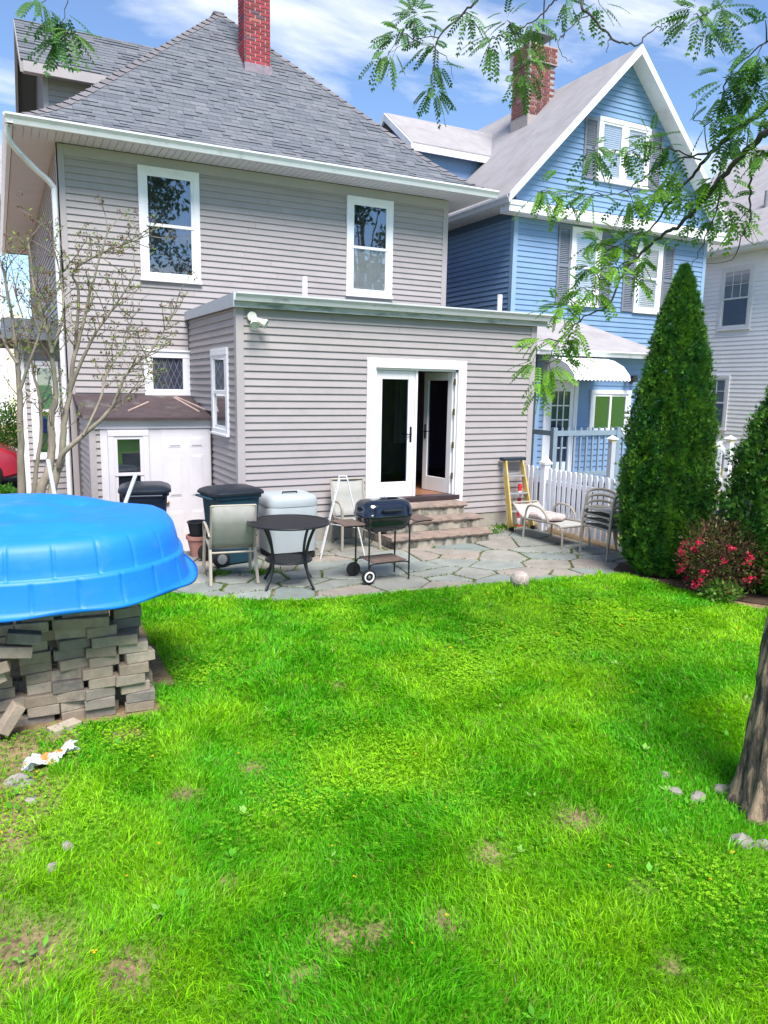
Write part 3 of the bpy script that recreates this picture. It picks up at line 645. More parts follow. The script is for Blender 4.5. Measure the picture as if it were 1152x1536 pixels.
for zz in (.25, .75, 1.28, 1.75):
    mb = MB(); mb.box(DO[1]-.05, DO[1]-.022, YE+.0, YE+.03, DO[2]+zz, DO[2]+zz+.1); mb.tube([(DO[1]-.045, YE+.0, DO[2]+zz), (DO[1]-.045, YE+.0, DO[2]+zz+.1)], .009, 6); part('hinge', mb, brass, d2)
# the room
mb = MB(); mb.box(XL+.14, XR-.14, YE+.02, YM-.02, .50, .575); part('room_floor', mb, M('wood_floor', (.22, .095, .05), .4, .25, 4, stretch=(8, 1, 1)), house)
mb = MB(); mb.box(XL+.14, XR-.14, YM-.06, YM-.03, .575, 3.3); part('room_wall', mb, inner, house)
mb = MB(); mb.box(XL+.141, XL+.16, YE+.15, YM-.06, .575, 3.3); mb.box(XR-.16, XR-.141, YE+.15, YM-.06, .575, 3.3); mb.box(XL+.16, XR-.16, YE+.142, YM-.06, 3.28, 3.3); part('room_wall', mb, inner, house)
mb = MB()
for i in range(9): mb.tube([(6.9+i*.05, YM-.12+.03*math.sin(i*2.1), 1.2), (6.9+i*.05, YM-.12+.03*math.sin(i*2.1), 2.6)], .032, 6)
part('curtain', mb, M('white_curtain', (.7, .7, .72), .8, .05), house)

# ---- lean-to entry in the corner
SY, SX0 = 11.72, 1.17; frS = rear(SY); shw = M('lean_to_paint', lin(206, 203, 210), .55, .05, 3)
mb = MB(); mb.box(SX0, XL-.03, SY, YM, -.45, 1.74); shed = part('lean_to', mb, mauve_core, house, label='low lean-to entry with a six-panel door')
siding_parts(leftw(SX0), SY+.07, YM-.03, -.4, 1.72, EXPO, [], mauve, shed)
siding_parts(frS, SX0+.07, 1.30, -.4, 1.72, EXPO, [], mauve, shed)
mb = MB(); mb.fbox(frS, SX0-.022, SX0+.07, 0, .024, -.42, 1.72); mb.fbox(leftw(SX0), SY-.001, SY+.07, 0, .0225, -.42, 1.72); part('corner_board', mb, trim_grey, shed)
mb = MB(); mb.fbox(frS, 1.30, 2.92, .001, .024, -.42, 1.60); part('panelling', mb, shw, shed)
mb = MB(); mb.fbox(frS, SX0-.03, XL-.035, .001, .045, 1.605, 1.735); part('fascia', mb, shw, shed, bevel=.006)
mb = MB(); mb.prism([(SX0-.1, SY-.13, 1.735), (SX0-.1, SY-.13, 1.775), (SX0-.1, YM-.03, 2.085), (SX0-.1, YM-.03, 2.04)], (XL-.035-SX0+.1, 0, 0)); part('lean_to_roof', mb, M('brown_roll_roofing', (.06, .043, .048), .85, .25, 5, c2=(.12, .12, .11), c2lo=.56, c2hi=.7, c2scale=1.6, bump=.3), shed)
for (x0, y0, x1, y1) in ((1.75, 11.95, 2.15, 12.55), (2.62, 12.9, 2.80, 11.9), (2.66, 12.95, 2.93, 12.05)):
    zz = lambda y: 1.79+(y-11.59)*.197
    mb = MB(); mb.bar((x0, y0, zz(y0)), (x1, y1, zz(y1)), .025, .02); part('batten', mb, M('pale_batten', (.45, .33, .3), .7, .2), shed)
window(frS, 1.40, 1.98, .28, 1.585, house, casing=.085, trim=shw, label='dark sash window of the lean-to', n0=.022)
mb = MB(); mb.fbox(frS, 2.17, 2.90, .024, .03, -.42, 1.585); dr = part('entry_door', mb, shw, house, bevel=.003, label='white six-panel door of the lean-to')
for (a, b) in ((2.27, 2.47), (2.60, 2.80)):
    for (p, q_) in ((1.32, 1.47), (.56, 1.20), (-.30, .33)):
        mb = MB(); mb.fbox(frS, a, b, .029, .034, p, q_); mb.fbox(frS, a+.025, b-.025, .034, .042, p+.025, q_-.025); part('door_panel', mb, shw, dr, bevel=.006)
mb = MB(); mb.lathe([(0, 0), (.028, .005), (.03, .025), (.015, .04), (0, .042)], (0, 0, 0), 12); mb.v = [(2.235+x, SY-.03-z, .47+y) for x, y, z in mb.v]; part('door_knob', mb, brass, dr, auto=60)

# ---- twin-head floodlight on the extension
fx = onY(377, 476, YE-.03); fl = wthing('floodlight', (fx[0], YE-.02, fx[2]-.05), 'white twin-head floodlight under the extension gutter', 'floodlight')
flm = M('floodlight_white', lin(214, 216, 205), .4, .05)
mb = MB(); mb.tube([(fx[0], YE-.027, fx[2]+.01), (fx[0], YE-.07, fx[2]+.01)], .065, 16); part('base_plate', mb, flm, fl, auto=40)
for dv in (Vector((-.10, -.75, -.55)), Vector((.72, -.45, -.42))):
    dv.normalize(); p0 = Vector((fx[0], YE-.08, fx[2]+.0)); mb = MB(); mb.tube([p0, p0+dv*.05, p0+dv*.11, p0+dv*.2, p0+dv*.215], [.018, .024, .034, .065, .066], 14, caps=False); mb.tube([p0+dv*.195, p0+dv*.205], [.06, .0], 14, caps=False)
    part('lamp_head', mb, flm, fl, auto=40)

# ---- stone steps
st = wthing('stone_steps', (5.75, 9.75, 0), 'three weathered stone steps up to the french doors', 'steps')
stone = M('step_stone', (.24, .18, .15), .85, .25, 9, bump=.8, bscale=25, c2=(.14, .12, .11), c2lo=.5, c2hi=.66, c2scale=4)
riserm = M('step_riser', (.33, .30, .25), .9, .25, 8, bump=.6, bscale=40, c2=(.10, .10, .085), c2lo=.47, c2hi=.6, c2scale=5, stretch=(1, 1, .4))
strs = random.Random(8)
for (y0, z0, xa, xb) in ((9.22, .165, 4.86, 6.58), (9.53, .34, 4.90, 6.62), (9.83, .505, 4.96, 6.52)):
    mb = MB(); mb.box(xa+.05, xb-.05, y0+.035, YE-.014, z0-.17, z0-.052); part('riser', mb, riserm, st)
    cutx = [xa, xa+(xb-xa)*strs.uniform(.5, .62), xb]
    for a, b in zip(cutx[:-1], cutx[1:]):
        n = 16; top = []; mb = MB(); yend = y0+.36
        fx_ = [a+(b-a)*i/n for i in range(n+1)]; fy_ = [y0+strs.uniform(-.014, .014) for _ in fx_]
        V_ = []
        for (x, y) in zip(fx_, fy_): V_ += [(x, y+.012, z0-.055), (x, y, z0-.03+strs.uniform(-.006, .006)), (x, y+.012, z0+strs.uniform(-.004, .003)), (x, yend, z0), (x, yend, z0-.055)]
        Fc = [tuple(range(5)), tuple(range(5*n, 5*n+5))]
        for i in range(n):
            for j in range(5): Fc.append((5*i+j, 5*i+(j+1) % 5, 5*(i+1)+(j+1) % 5, 5*(i+1)+j))
        mb.add(V_, Fc); part('tread', mb, stone, st)

# ================================================================== BLUE HOUSE
blue = M('blue_vinyl', (.19, .305, .50), .55, .06, 2, c2=(.165, .27, .455), c2lo=.5, c2hi=.75, c2scale=.8, bump=.1)
blue_core = M('blue_core', (.1, .17, .29), .7, .05)
blue_trim = M('blue_trim', (.25, .37, .54), .5, .05)
bh = wthing('house', (13.2, 15, 0), 'light blue gabled house with grey shutters, brick chimney and rear porch', 'house')
BX0, BX1, BYF, BZ, BAP = 10.22, 16.15, 14.0, 5.98, 9.72; BXM = (BX0+BX1)/2; frBl = rear(BYF); frBs = leftw(BX0)
mb = MB(); mb.prism([(BX0, BYF, -.2), (BX1, BYF, -.2), (BX1, BYF, 6.60), (BXM, BYF, BAP-.03), (BX0, BYF, 6.60)], (0, 10, 0)); bcore = part('wall', mb, blue_core, bh)
BW1, BW2, BG = (11.80, 12.68, 4.2, 5.93), (13.80, 14.66, 4.15, 5.80), (12.40, 13.98, 6.98, 8.36)
mbs = MB(); hB = .1143
siding_mesh(frBl, BX0+.09, BX1-.09, 2.2, 5.98, hB, [BW1, BW2], mbs)
kk = (BAP-.03-6.60)/(BXM-BX0)
siding_mesh(frBl, BX0, BX1, 6.22, BAP-.08, hB, [BG], mbs, clipf=lambda z: (BX0+max(0, (z-6.60)/kk), BX1-max(0, (z-6.60)/kk)))
part('siding', mbs, blue, bh)
mbs = MB(); siding_mesh(frBs, BYF+.09, 22, 2.0, 5.95, hB, [], mbs); part('siding', mbs, blue, bh)
mb = MB(); mb.fbox(frBl, BX0-.025, BX0+.09, 0, .026, -.1, 5.98); part('corner_board', mb, blue_trim, bh)
mb = MB(); mb.fbox(frBs, BYF-.001, BYF+.09, 0, .0245, -.1, 5.98); part('corner_board', mb, blue_trim, bh)
mb = MB(); mb.fbox(frBl, BX1-.09, BX1+.025, 0, .026, -.1, 5.98); part('corner_board', mb, blue_trim, bh)
mb = MB(); mb.fbox(frBl, BX0-.40, BX1+.40, .0, .34, 5.98, 6.22); part('belt_board', mb, white_trim, bh, bevel=.01)
# roof slopes with rake boards
broof = M('pale_grey_shingle', (.30, .285, .30), .9, .10, 3, bump=.3, bscale=90, c2=(.25, .235, .25), c2lo=.5, c2hi=.7, c2scale=1.2, stretch=(1, 1, 1))
rk = (BAP-6.2)/(BXM-(BX0-.42))
def brick_rows(mt):
    t = mt.node_tree; b = t.nodes['Principled BSDF']; co = N(t, 'ShaderNodeTexCoord')
    w = N(t, 'ShaderNodeTexWave', wave_type='BANDS', bands_direction='Z', wave_profile='SAW', inp={'Scale': 1.55, 'Distortion': .15}); t.links.new(co.outputs['Object'], w.inputs['Vector'])
    old = b.inputs['Normal'].links[0].from_node; bp = N(t, 'ShaderNodeBump', inp={'Strength': .7, 'Distance': .03}); t.links.new(w.outputs['Fac'], bp.inputs['Height']); t.links.new(old.outputs[0], bp.inputs['Normal']); t.links.new(bp.outputs[0], b.inputs['Normal'])
brick_rows(broof)
for s_ in (-1, 1):
    xe = BX0-.42 if s_ < 0 else BX1+.42; ze = 6.2
    mb = MB(); mb.prism([(xe, BYF-.36, ze), (BXM, BYF-.36, BAP), (BXM, BYF-.36, BAP+.12), (xe, BYF-.36, ze+.12)], (0, 10.4, 0)); part('roof', mb, broof, bh)
    mb = MB(); mb.prism([(xe-s_*-.02, BYF-.40, ze-.04), (BXM, BYF-.40, BAP-.06), (BXM, BYF-.40, BAP+.14), (xe, BYF-.40, ze+.14)], (0, .045, 0)); part('rake_board', mb, white_trim, bh)
    mb = MB(); mb.prism([(xe+(-s_)*.05, BYF-.355, ze-.02), (BXM, BYF-.355, BAP-.05), (BXM, BYF-.355, BAP-.02), (xe+(-s_)*.05, BYF-.355, ze+.01)], (0, .355, 0)); part('soffit', mb, white_trim, bh)
    mb = MB(); mb.box(min(xe, BX0 if s_ < 0 else BX1), max(xe, BX0 if s_ < 0 else BX1), BYF-.36, 24, 6.12, 6.19); part('soffit', mb, white_trim, bh)
    part('gutter', gutter(Fr((xe+(.02 if s_ < 0 else -.02), 0, 0), (0, 1, 0), (s_, 0, 0)), BYF-.42, 24, 6.27), gw, bh)
# windows with blinds and shutters
shut = M('grey_shutter', (.17, .185, .235), .6, .08)
def shutter(fr, u0, u1, v0, v1, parent):
    mb = MB(); mb.fbox(fr, u0, u0+.05, .0, .045, v0, v1); mb.fbox(fr, u1-.05, u1, 0, .045, v0, v1); mb.fbox(fr, u0+.05, u1-.05, 0, .044, v0, v0+.07); mb.fbox(fr, u0+.05, u1-.05, 0, .044, v1-.07, v1); mb.fbox(fr, u0+.05, u1-.05, 0, .044, (v0+v1)/2-.04, (v0+v1)/2+.04)
    v = v0+.08
    while v < v1-.1:
        if abs(v-(v0+v1)/2) > .06: mb.add([fr.pt(u0+.05, .038, v), fr.pt(u1-.05, .038, v), fr.pt(u1-.05, .016, v+.035), fr.pt(u0+.05, .016, v+.035)], [(0, 1, 2, 3)])
        v += .04
    part('shutter', mb, shut, parent, fix=False)
bb = blind_mat()
for (w_, l) in ((BW1, 'upper rear window of the blue house nearer the grey house'), (BW2, 'upper rear window of the blue house farther from the grey house')): window(frBl, *w_, bh, casing=.11, back=bb, lower_back=bb, label=l)
mid = (BG[0]+BG[1])/2
window(frBl, BG[0], mid+.04, BG[2], BG[3], bh, casing=.10, back=bb, lower_back=bb); window(frBl, mid-.035, BG[1], BG[2]+.002, BG[3]-.002, bh, casing=.10, back=bb, lower_back=bb, n0=.002)
for u in (11.42, 12.70, 13.42, 14.68): shutter(frBl, u, u+.36, 4.22 if u < 13 else 4.17, 5.92 if u < 13 else 5.78, bh)
shutter(frBl, 12.0, 12.38, 7.0, 8.3, bh); shutter(frBl, 14.0, 14.38, 7.0, 8.3, bh)
# chimney on the ridge
cc_ = onY(800, 150, 16.6); cx0 = cc_[0]-.38; cz = cc_[2]
mb = MB(); mb.box(cx0, cx0+.76, 16.3, 17.0, 7.5, cz+1.15); mb.box(cx0-.06, cx0+.82, 16.24, 17.06, cz+.75, cz+1.16)
brickd = M('brown_red_brick', (.2, .07, .06), .85, .25, 25, bump=.3, ramp=[(0, (.13, .045, .045)), (.5, (.24, .065, .06)), (.85, (.17, .06, .055)), (1, (.30, .16, .13))])
bch = part('chimney', mb, M('mortar_dark', (.36, .31, .30), .95, .2, 30), bh, label='corbelled red brick chimney with a grey cap')
zb = cz-.45; row = 0; B1 = MB().box(0, .18, -.010, .05, 0, .050).mesh('brick'); B1.materials.append(brickd); B2 = MB().box(-.010, .05, 0, .18, 0, .050).mesh('brick'); B2.materials.append(brickd)
while zb < cz+1.1:
    e = .06 if zb > cz+.74 else 0; sh = 0 if row % 2 else .1; x = cx0-e+.005+sh*.5
    while x < cx0+.76+e-.15: piece('brick', B1, bch, (x, 16.3-e, zb)); x += .2
    y = 16.3-e+.06+sh*.4
    while y < 17.0+e-.19: piece('brick', B2, bch, (cx0-e, y, zb)); y += .2
    zb += .069; row += 1
mb = MB(); mb.box(cx0+.04, cx0+.72, 16.34, 16.96, cz+1.15, cz+1.2)
for (x, y) in ((cx0+.1, 16.4), (cx0+.66, 16.4), (cx0+.1, 16.9), (cx0+.66, 16.9)): mb.tube([(x, y, cz+1.15), (x, y, cz+1.42)], .02, 6)
mb.box(cx0, cx0+.76, 16.3, 17.0, cz+1.42, cz+1.46); part('chimney_cap', mb, M('galvanised', (.25, .27, .3), .5, .15, metal=.3), bch)
mb = MB(); mb.tube([(cx0+.5, 16.5, cz+1.2), (cx0+.5, 16.5, cz+3.2)], .02, 6); part('antenna_mast', mb, black_metal, bch)
# left dormer of the blue house
p0, p1 = onY(562, 172, 18.4), onY(632, 218, 17.2)
mb = MB(); dyr, dye = 18.4, 17.1; drz = p0[2]; dze = p1[2]-.05; dxl = p1[0]-.1
mb.prism([(dxl, dye, dze-.12), (dxl, dyr, drz-.1), (dxl, 2*dyr-dye, dze-.12), (dxl, 2*dyr-dye, 6), (dxl, dye, 6)], (4.2, 0, 0)); bd = part('dormer', mb, blue, bh)
for s_ in (-1, 1):
    ye = dyr+s_*(dyr-dye+.2); ze = dze-.1
    mb = MB(); mb.prism([(dxl-.3, ye, ze), (dxl-.3, dyr, drz), (dxl-.3, dyr, drz+.1), (dxl-.3, ye, ze+.1)], (4.6, 0, 0)); part('dormer_roof', mb, broof, bd)
    mb = MB(); mb.prism([(dxl-.35, ye, ze-.1), (dxl-.35, dyr, drz-.1), (dxl-.35, dyr, drz+.08), (dxl-.35, ye, ze+.08)], (.05, 0, 0)); part('rake_board', mb, white_trim, bd)
mb = MB(); mb.box(dxl-.3, 14.0, dye-.24, dye-.2, dze-.2, dze-.05); part('fascia', mb, white_trim, bd)
# rear porch addition
AY, AX0, AX1, AZ = 11.5, 9.07, 12.0, 2.95; frA = rear(AY)
mb = MB(); mb.box(AX0, AX1, AY, BYF, -.2, AZ); add_ = part('porch', mb, blue_core, bh, label='single-storey rear porch with a glazed door')
ADW = (9.24, 10.06, .7, 2.46); AWN = (10.38, 11.44, 1.42, 2.30)
mbs = MB(); siding_mesh(frA, AX0+.07, AX1-.07, .1, AZ, hB, [ADW, AWN], mbs); siding_mesh(leftw(AX0), AY+.07, BYF, .1, AZ, hB, [], mbs); part('porch_siding', mbs, blue, add_)
mb = MB(); mb.fbox(frA, AX0-.022, AX0+.07, 0, .024, 0, AZ); part('corner_board', mb, blue_trim, add_); mb = MB(); mb.fbox(leftw(AX0), AY-.001, AY+.07, 0, .0225, 0, AZ); part('corner_board', mb, blue_trim, add_); mb = MB(); mb.fbox(frA, AX1-.07, AX1+.022, 0, .024, 0, AZ); part('corner_board', mb, blue_trim, add_)
window(frA, *AWN, bh, casing=.08, vertical=True, label='two-light sliding window of the blue porch')
mb = MB(); mb.fbox(frA, ADW[0], ADW[0]+.1, 0, .045, *ADW[2:]); mb.fbox(frA, ADW[1]-.1, ADW[1], 0, .045, *ADW[2:]); mb.fbox(frA, ADW[0]+.1, ADW[1]-.1, 0, .045, ADW[3]-.1, ADW[3]); dcs = part('porch_door', mb, white_trim, bh, bevel=.004, label='white glazed door with fifteen panes')
x0, x1, z0, z1 = ADW[0]+.1, ADW[1]-.1, .7, 2.36
mb = MB(); s = .09; mb.fbox(frA, x0, x0+s, .0, .03, z0, z1); mb.fbox(frA, x1-s, x1, .0, .03, z0, z1); mb.fbox(frA, x0+s, x1-s, 0, .029, z0, z0+.2); mb.fbox(frA, x0+s, x1-s, 0, .029, z1-.1, z1)
for i in (1, 2): u = x0+s+(x1-x0-2*s)*i/3; mb.fbox(frA, u-.012, u+.012, .003, .026, z0+.2, z1-.1)
for i in range(1, 5): v = z0+.2+(z1-z0-.3)*i/5; mb.fbox(frA, x0+s, x1-s, .004, .024, v-.012, v+.012)
part('door_leaf', mb, white_trim, dcs)
for i in range(3):
    for j in range(5):
        u = x0+s+(x1-x0-2*s)*i/3; v = z0+.2+(z1-z0-.3)*j/5
        mb = MB(); mb.fbox(frA, u, u+(x1-x0-2*s)/3, .002, .010, v, v+(z1-z0-.3)/5); part('pane', mb, M('dark_pane', (.02, .03, .06), .08, .2, spec=.6), dcs)
# hipped porch roof, gutter, metal awning
ex0, ex1, ey, ez, tz = AX0-.25, AX1+.28, AY-.3, 3.0, 3.68
mb = MB(); mb.add([(ex0, ey, ez), (ex1, ey, ez), (ex1, BYF-.02, ez), (ex0, BYF-.02, ez), (ex0+1.1, ey+1.5, tz), (ex1-1.1, ey+1.5, tz), (ex1-1.1, BYF-.02, tz+.25), (ex0+1.1, BYF-.02, tz+.25)], [(0, 1, 5, 4), (1, 2, 6, 5), (3, 0, 4, 7), (4, 5, 6, 7), (0, 3, 2, 1), (2, 3, 7, 6)])
part('porch_roof', mb, broof, add_)
part('gutter', gutter(rear(ey+.02), ex0, ex1, ez+.03, .1, .11), gw, bh)
mb = MB(); mb.box(ex0, ex1, ey+.02, AY, AZ-.01, AZ+.02); part('soffit', mb, white_trim, add_)
aw = MB(); n = 30; prof = [(0, .42), (.25, .41), (.5, .36), (.75, .25), (.93, .08), (.95, 0)]; wX0, wX1 = 9.13, 10.46; V_ = []
for i in range(n+1):
    x = wX0+(wX1-wX0)*i/n; dz = .014*math.cos(i*math.pi)
    for (a, b) in prof: V_.append((x, AY-.03-a, 2.47+b+dz))
k = len(prof); aw.add(V_, [(i*k+j, (i+1)*k+j, (i+1)*k+j+1, i*k+j+1) for i in range(n) for j in range(k-1)])
for x in (wX0, wX1): aw.add([(x, AY-.03, 2.47)]+[(x, AY-.03-a, 2.47+b) for a, b in prof], [tuple(range(k+1))])
part('awning', aw, M('white_awning_metal', lin(225, 225, 228), .4, .04), add_, fix=False)
p = onY(950, 568, AY-.1); mb = MB(); mb.tube([(p[0], AY-.02, p[2]), (p[0], AY-.16, p[2])], [.05, .07], 12); mb.tube([(p[0]-.12, AY-.05, p[2]), (p[0]-.17, AY-.22, p[2]-.05)], [.03, .06], 12); part('floodlight', mb, black_metal, bh, auto=50)
# grey deck, steps and railing in front of the porch
dk = wthing('deck_stairs', (9.7, 10.9, 0), 'grey-blue porch stairs with square balusters', 'stairs')
greyblue = M('grey_blue_paint', (.20, .27, .34), .6, .08)
mb = MB(); mb.box(8.75, 10.35, 10.55, AY-.03, .62, .68); part('deck', mb, greyblue, dk)
for i in range(3): mb = MB(); mb.box(10.38+i*.26, 10.66+i*.26, 10.55, AY-.03, .48-i*.17, .52-i*.17); part('step', mb, greyblue, dk)
for i in range(3): mb = MB(); mb.box(10.36+i*.26, 10.385+i*.26, 10.56, AY-.04, 0, .48-i*.17+.0); part('riser', mb, greyblue, dk)
for (x, y) in ((8.8, 10.6), (10.3, 10.6), (8.8, 11.4), (10.3, 11.4)): mb = MB(); mb.box(x-.045, x+.045, y-.045, y+.045, 0, 1.62 if x < 9 or y < 11 else .62); part('post', mb, greyblue, dk)
mb = MB(); mb.bar((8.85, 10.6, 1.52), (10.26, 10.6, 1.52), .06, .09); mb.bar((8.85, 10.6, .78), (10.26, 10.6, .78), .05, .06); mb.bar((8.8, 10.65, 1.52), (8.8, 11.36, 1.52), .06, .09); mb.bar((10.34, 10.6, 1.52), (11.15, 10.6, .88), .06, .09); mb.bar((10.34, 10.6, .75), (11.15, 10.6, .2), .05, .06); part('rail', mb, greyblue, dk)
for i in range(9): mb = MB(); x = 8.98+i*.145; mb.box(x-.016, x+.016, 10.584, 10.616, .81, 1.62); part('baluster', mb, greyblue, dk)
for i in range(5): mb = MB(); x = 10.45+i*.14; z = 1.45-(x-10.34)*.79; mb.box(x-.016, x+.016, 10.584, 10.616, z-.68, z); part('baluster', mb, greyblue, dk)
mb = MB(); mb.box(11.1, 11.2, 10.55, 10.65, 0, 1.0); part('post', mb, greyblue, dk)
def cap_post(p, h, mt, label, base=.1):
    c = wthing('lamp_post', (p[0], p[1], 0), label, 'post', 'posts topped with solar lights')
    mb = MB(); mb.box(p[0]-base/2, p[0]+base/2, p[1]-base/2, p[1]+base/2, -.05, h-.1); part('post', mb, mt, c, bevel=.004)
    mb = MB(); mb.box(p[0]-base*.5, p[0]+base*.5, p[1]-base*.5, p[1]+base*.5, h-.1, h-.04); part('lens', mb, M('solar_lens', (.62, .55, .38), .3, .1), c)
    mb = MB(); mb.add([(p[0]-base*.8, p[1]-base*.8, h-.04), (p[0]+base*.8, p[1]-base*.8, h-.04), (p[0]+base*.8, p[1]+base*.8, h-.04), (p[0]-base*.8, p[1]+base*.8, h-.04), (p[0], p[1], h+.03)], [(0, 1, 4), (1, 2, 4), (2, 3, 4), (3, 0, 4), (0, 3, 2, 1)]); part('cap', mb, white_trim, c)
q_ = onY(919, 655, 9.9); cap_post((q_[0], 9.9), q_[2], M('pale_grey_paint', (.42, .46, .52), .5, .06), 'pale grey post with a solar cap light beside the porch stairs')

# ================================================================== WHITE HOUSE on the right, FAR HOUSE and CAR on the left
A_, B_ = Vector((19.9, 17.4, 0)), Vector((19.8, 13.9, 0)); U_ = (B_-A_).normalized(); N_ = Vector((U_.y, -U_.x, 0)); N_ = N_ if N_.dot(Vector((-1, -1, 0))) > 0 else -N_
frW = Fr(A_, U_, N_)
def onFr(px, py, f_):
    d = Vector(ray(px, py)); t = (f_.O-Vector(CAM)).dot(f_.N)/d.dot(f_.N); p = Vector(CAM)+d*t; return (p-f_.O).dot(f_.U), p.z
wv = M('white_vinyl', lin(246, 244, 250), .55, .04, 2, bump=.1); wcore = M('white_core', (.4, .4, .44), .7, .05)
wh = wthing('house', tuple(A_), 'white clapboard house with grey roof beyond the blue house', 'house')
ue, ze_ = onFr(1105, 378, frW)
w1 = [onFr(1085, 400, frW), onFr(1125, 494, frW)]; w2 = [onFr(1048, 562, frW), onFr(1090, 646, frW)]
wi1 = (w1[0][0], w1[1][0], w1[1][1], w1[0][1]-.05); wi2 = (w2[0][0], w2[1][0]-.03, w2[1][1], w2[0][1]-.02)
mb = MB(); mb.prism([frW.pt(-3, 0, -.2), frW.pt(9, 0, -.2), frW.pt(9, 0, ze_+.1), frW.pt(-3, 0, ze_+.1)], -N_*8); part('wall', mb, wcore, wh)
mbs = MB(); siding_mesh(frW, -3, 9, .4, ze_, .127, [wi1, wi2], mbs); part('siding', mbs, wv, wh)
window(frW, *wi1, wh, casing=.11, lites=(3, 2), lower_back=M('grey_shade', (.22, .25, .31), .7, .06), back=M('pale_shade', (.36, .4, .45), .7, .06), label='upper six-over-one window of the white house')
window(frW, *wi2, wh, casing=.11, lites=(3, 2), lower_back=MATS['grey_shade'], back=MATS['pale_shade'], label='lower six-over-one window of the white house')
mb = MB(); mb.prism([frW.pt(-3.3, .45, ze_-.02), frW.pt(-3.3, .45, ze_+.08), frW.pt(-3.3, -5, ze_+4.6), frW.pt(-3.3, -5, ze_+4.45)], U_*12.6); part('roof', mb, broof, wh)
mb = MB(); mb.fbox(frW, -3.3, 9.3, 0, .42, ze_-.06, ze_-.02); part('soffit', mb, white_trim, wh)
part('gutter', gutter(Fr(A_+N_*.43, U_, N_), -3.3, 9.3, ze_+.05), gw, wh)
vp = onFr(1146, 335, Fr(A_-N_*1.2, U_, N_)); c = Fr(A_-N_*1.2, U_, N_).pt(vp[0], 0, 0); mb = MB(); mb.tube([(c.x, c.y, ze_+.6), (c.x, c.y, ze_+1.9)], .06, 10); part('vent_pipe', mb, M('grey_vent', (.2, .2, .22), .6), wh, auto=40)

ws = wthing('stairs', (11.7, 9.6, 0), 'white side stairs with balusters seen between the evergreens', 'stairs')
pa = onY(1078, 655, 9.4); mb = MB(); x0 = pa[0]
mb.box(x0-.05, x0+.05, 9.35, 9.45, 0, 1.42); part('post', mb, white_trim, ws)
mb = MB(); mb.box(x0-.9, x0+.05, 9.3, 10.4, .62, .70); part('landing', mb, white_trim, ws)
mb = MB(); mb.bar((x0, 9.4, 1.36), (x0+.9, 9.4, .78), .06, .08); mb.bar((x0, 9.4, .8), (x0+.9, 9.4, .25), .05, .07); mb.bar((x0-.9, 9.4, 1.36), (x0-.05, 9.4, 1.36), .06, .08); mb.bar((x0-.9, 9.4, .8), (x0-.05, 9.4, .8), .05, .06); part('rail', mb, white_trim, ws)
for i in range(6): mb = MB(); x = x0+.1+i*.13; z = 1.36-(x-x0)*.645; mb.box(x-.018, x+.018, 9.385, 9.415, z-.55, z); part('baluster', mb, white_trim, ws)
for i in range(6): mb = MB(); x = x0-.12-i*.13; mb.box(x-.018, x+.018, 9.385, 9.415, .8, 1.36); part('baluster', mb, white_trim, ws)
mb = MB(); mb.box(x0+.85, x0+.95, 9.35, 9.45, 0, .86); part('post', mb, white_trim, ws)
for i in range(3): mb = MB(); mb.box(x0+.06+i*.26, x0+.34+i*.26, 9.43, 10.3, .5-i*.18, .55-i*.18); part('step', mb, white_trim, ws)
cap_post((x0, 9.15), 1.52, white_trim, 'white post with a solar cap light at the white side stairs')
gb = thing('storage_bin', (x0+.55, 10.75, 0), 'green plastic bin behind the white side stairs', 'bin')
gbm = M('green_plastic', (.01, .22, .12), .4, .1); mb = MB(); V_ = []
for z, k in ((0, .8), (.35, .88), (.72, 1.0), (.74, 1.06), (.82, 1.06), (.84, .98), (.9, .8)): V_.append([(sx*.4*k, sy*.3*k, z) for sx, sy in ((-1, -1), (1, -1), (1, 1), (-1, 1))])
for r in V_: mb.v += r
for i in range(len(V_)-1):
    for j in range(4): mb.f.append((i*4+j, i*4+(j+1) % 4, (i+1)*4+(j+1) % 4, (i+1)*4+j))
mb.f += [(3, 2, 1, 0), tuple(range(4*len(V_)-4, 4*len(V_)))]; part('body', mb, gbm, gb, bevel=.02)

fh = wthing('house', (-4, 46, 0), 'pale house across the driveway, half hidden by bare branches', 'house')
frF = rear(44.0); mb = MB(); mb.box(-12, .55, 44, 54, -2, 11); part('wall', mb, wcore, fh)
mbs = MB(); siding_mesh(frF, -12, .5, -1.5, 11, .2, [(-1.0, .3, 3.0, 5.2), (-1.0, .3, 7.2, 9.4)], mbs); part('siding', mbs, wv, fh)
for v in (3.0, 7.2): window(frF, -1.0, .3, v, v+2.2, fh, casing=.15, lower_back=MATS['grey_shade'], back=MATS['grey_shade'])
mb = MB(); mb.box(.55, 1.35, 43.8, 47, -2, 5.6); part('porch_column', mb, M('cream_paint', lin(235, 232, 205), .6, .04), fh, bevel=.03)
mb = MB(); mb.prism([(-13, 43.3, 11), (-13, 43.3, 11.25), (-13, 49, 15), (-13, 54.6, 11.25), (-13, 54.6, 11)], (14.1, 0, 0)); part('roof', mb, broof, fh)

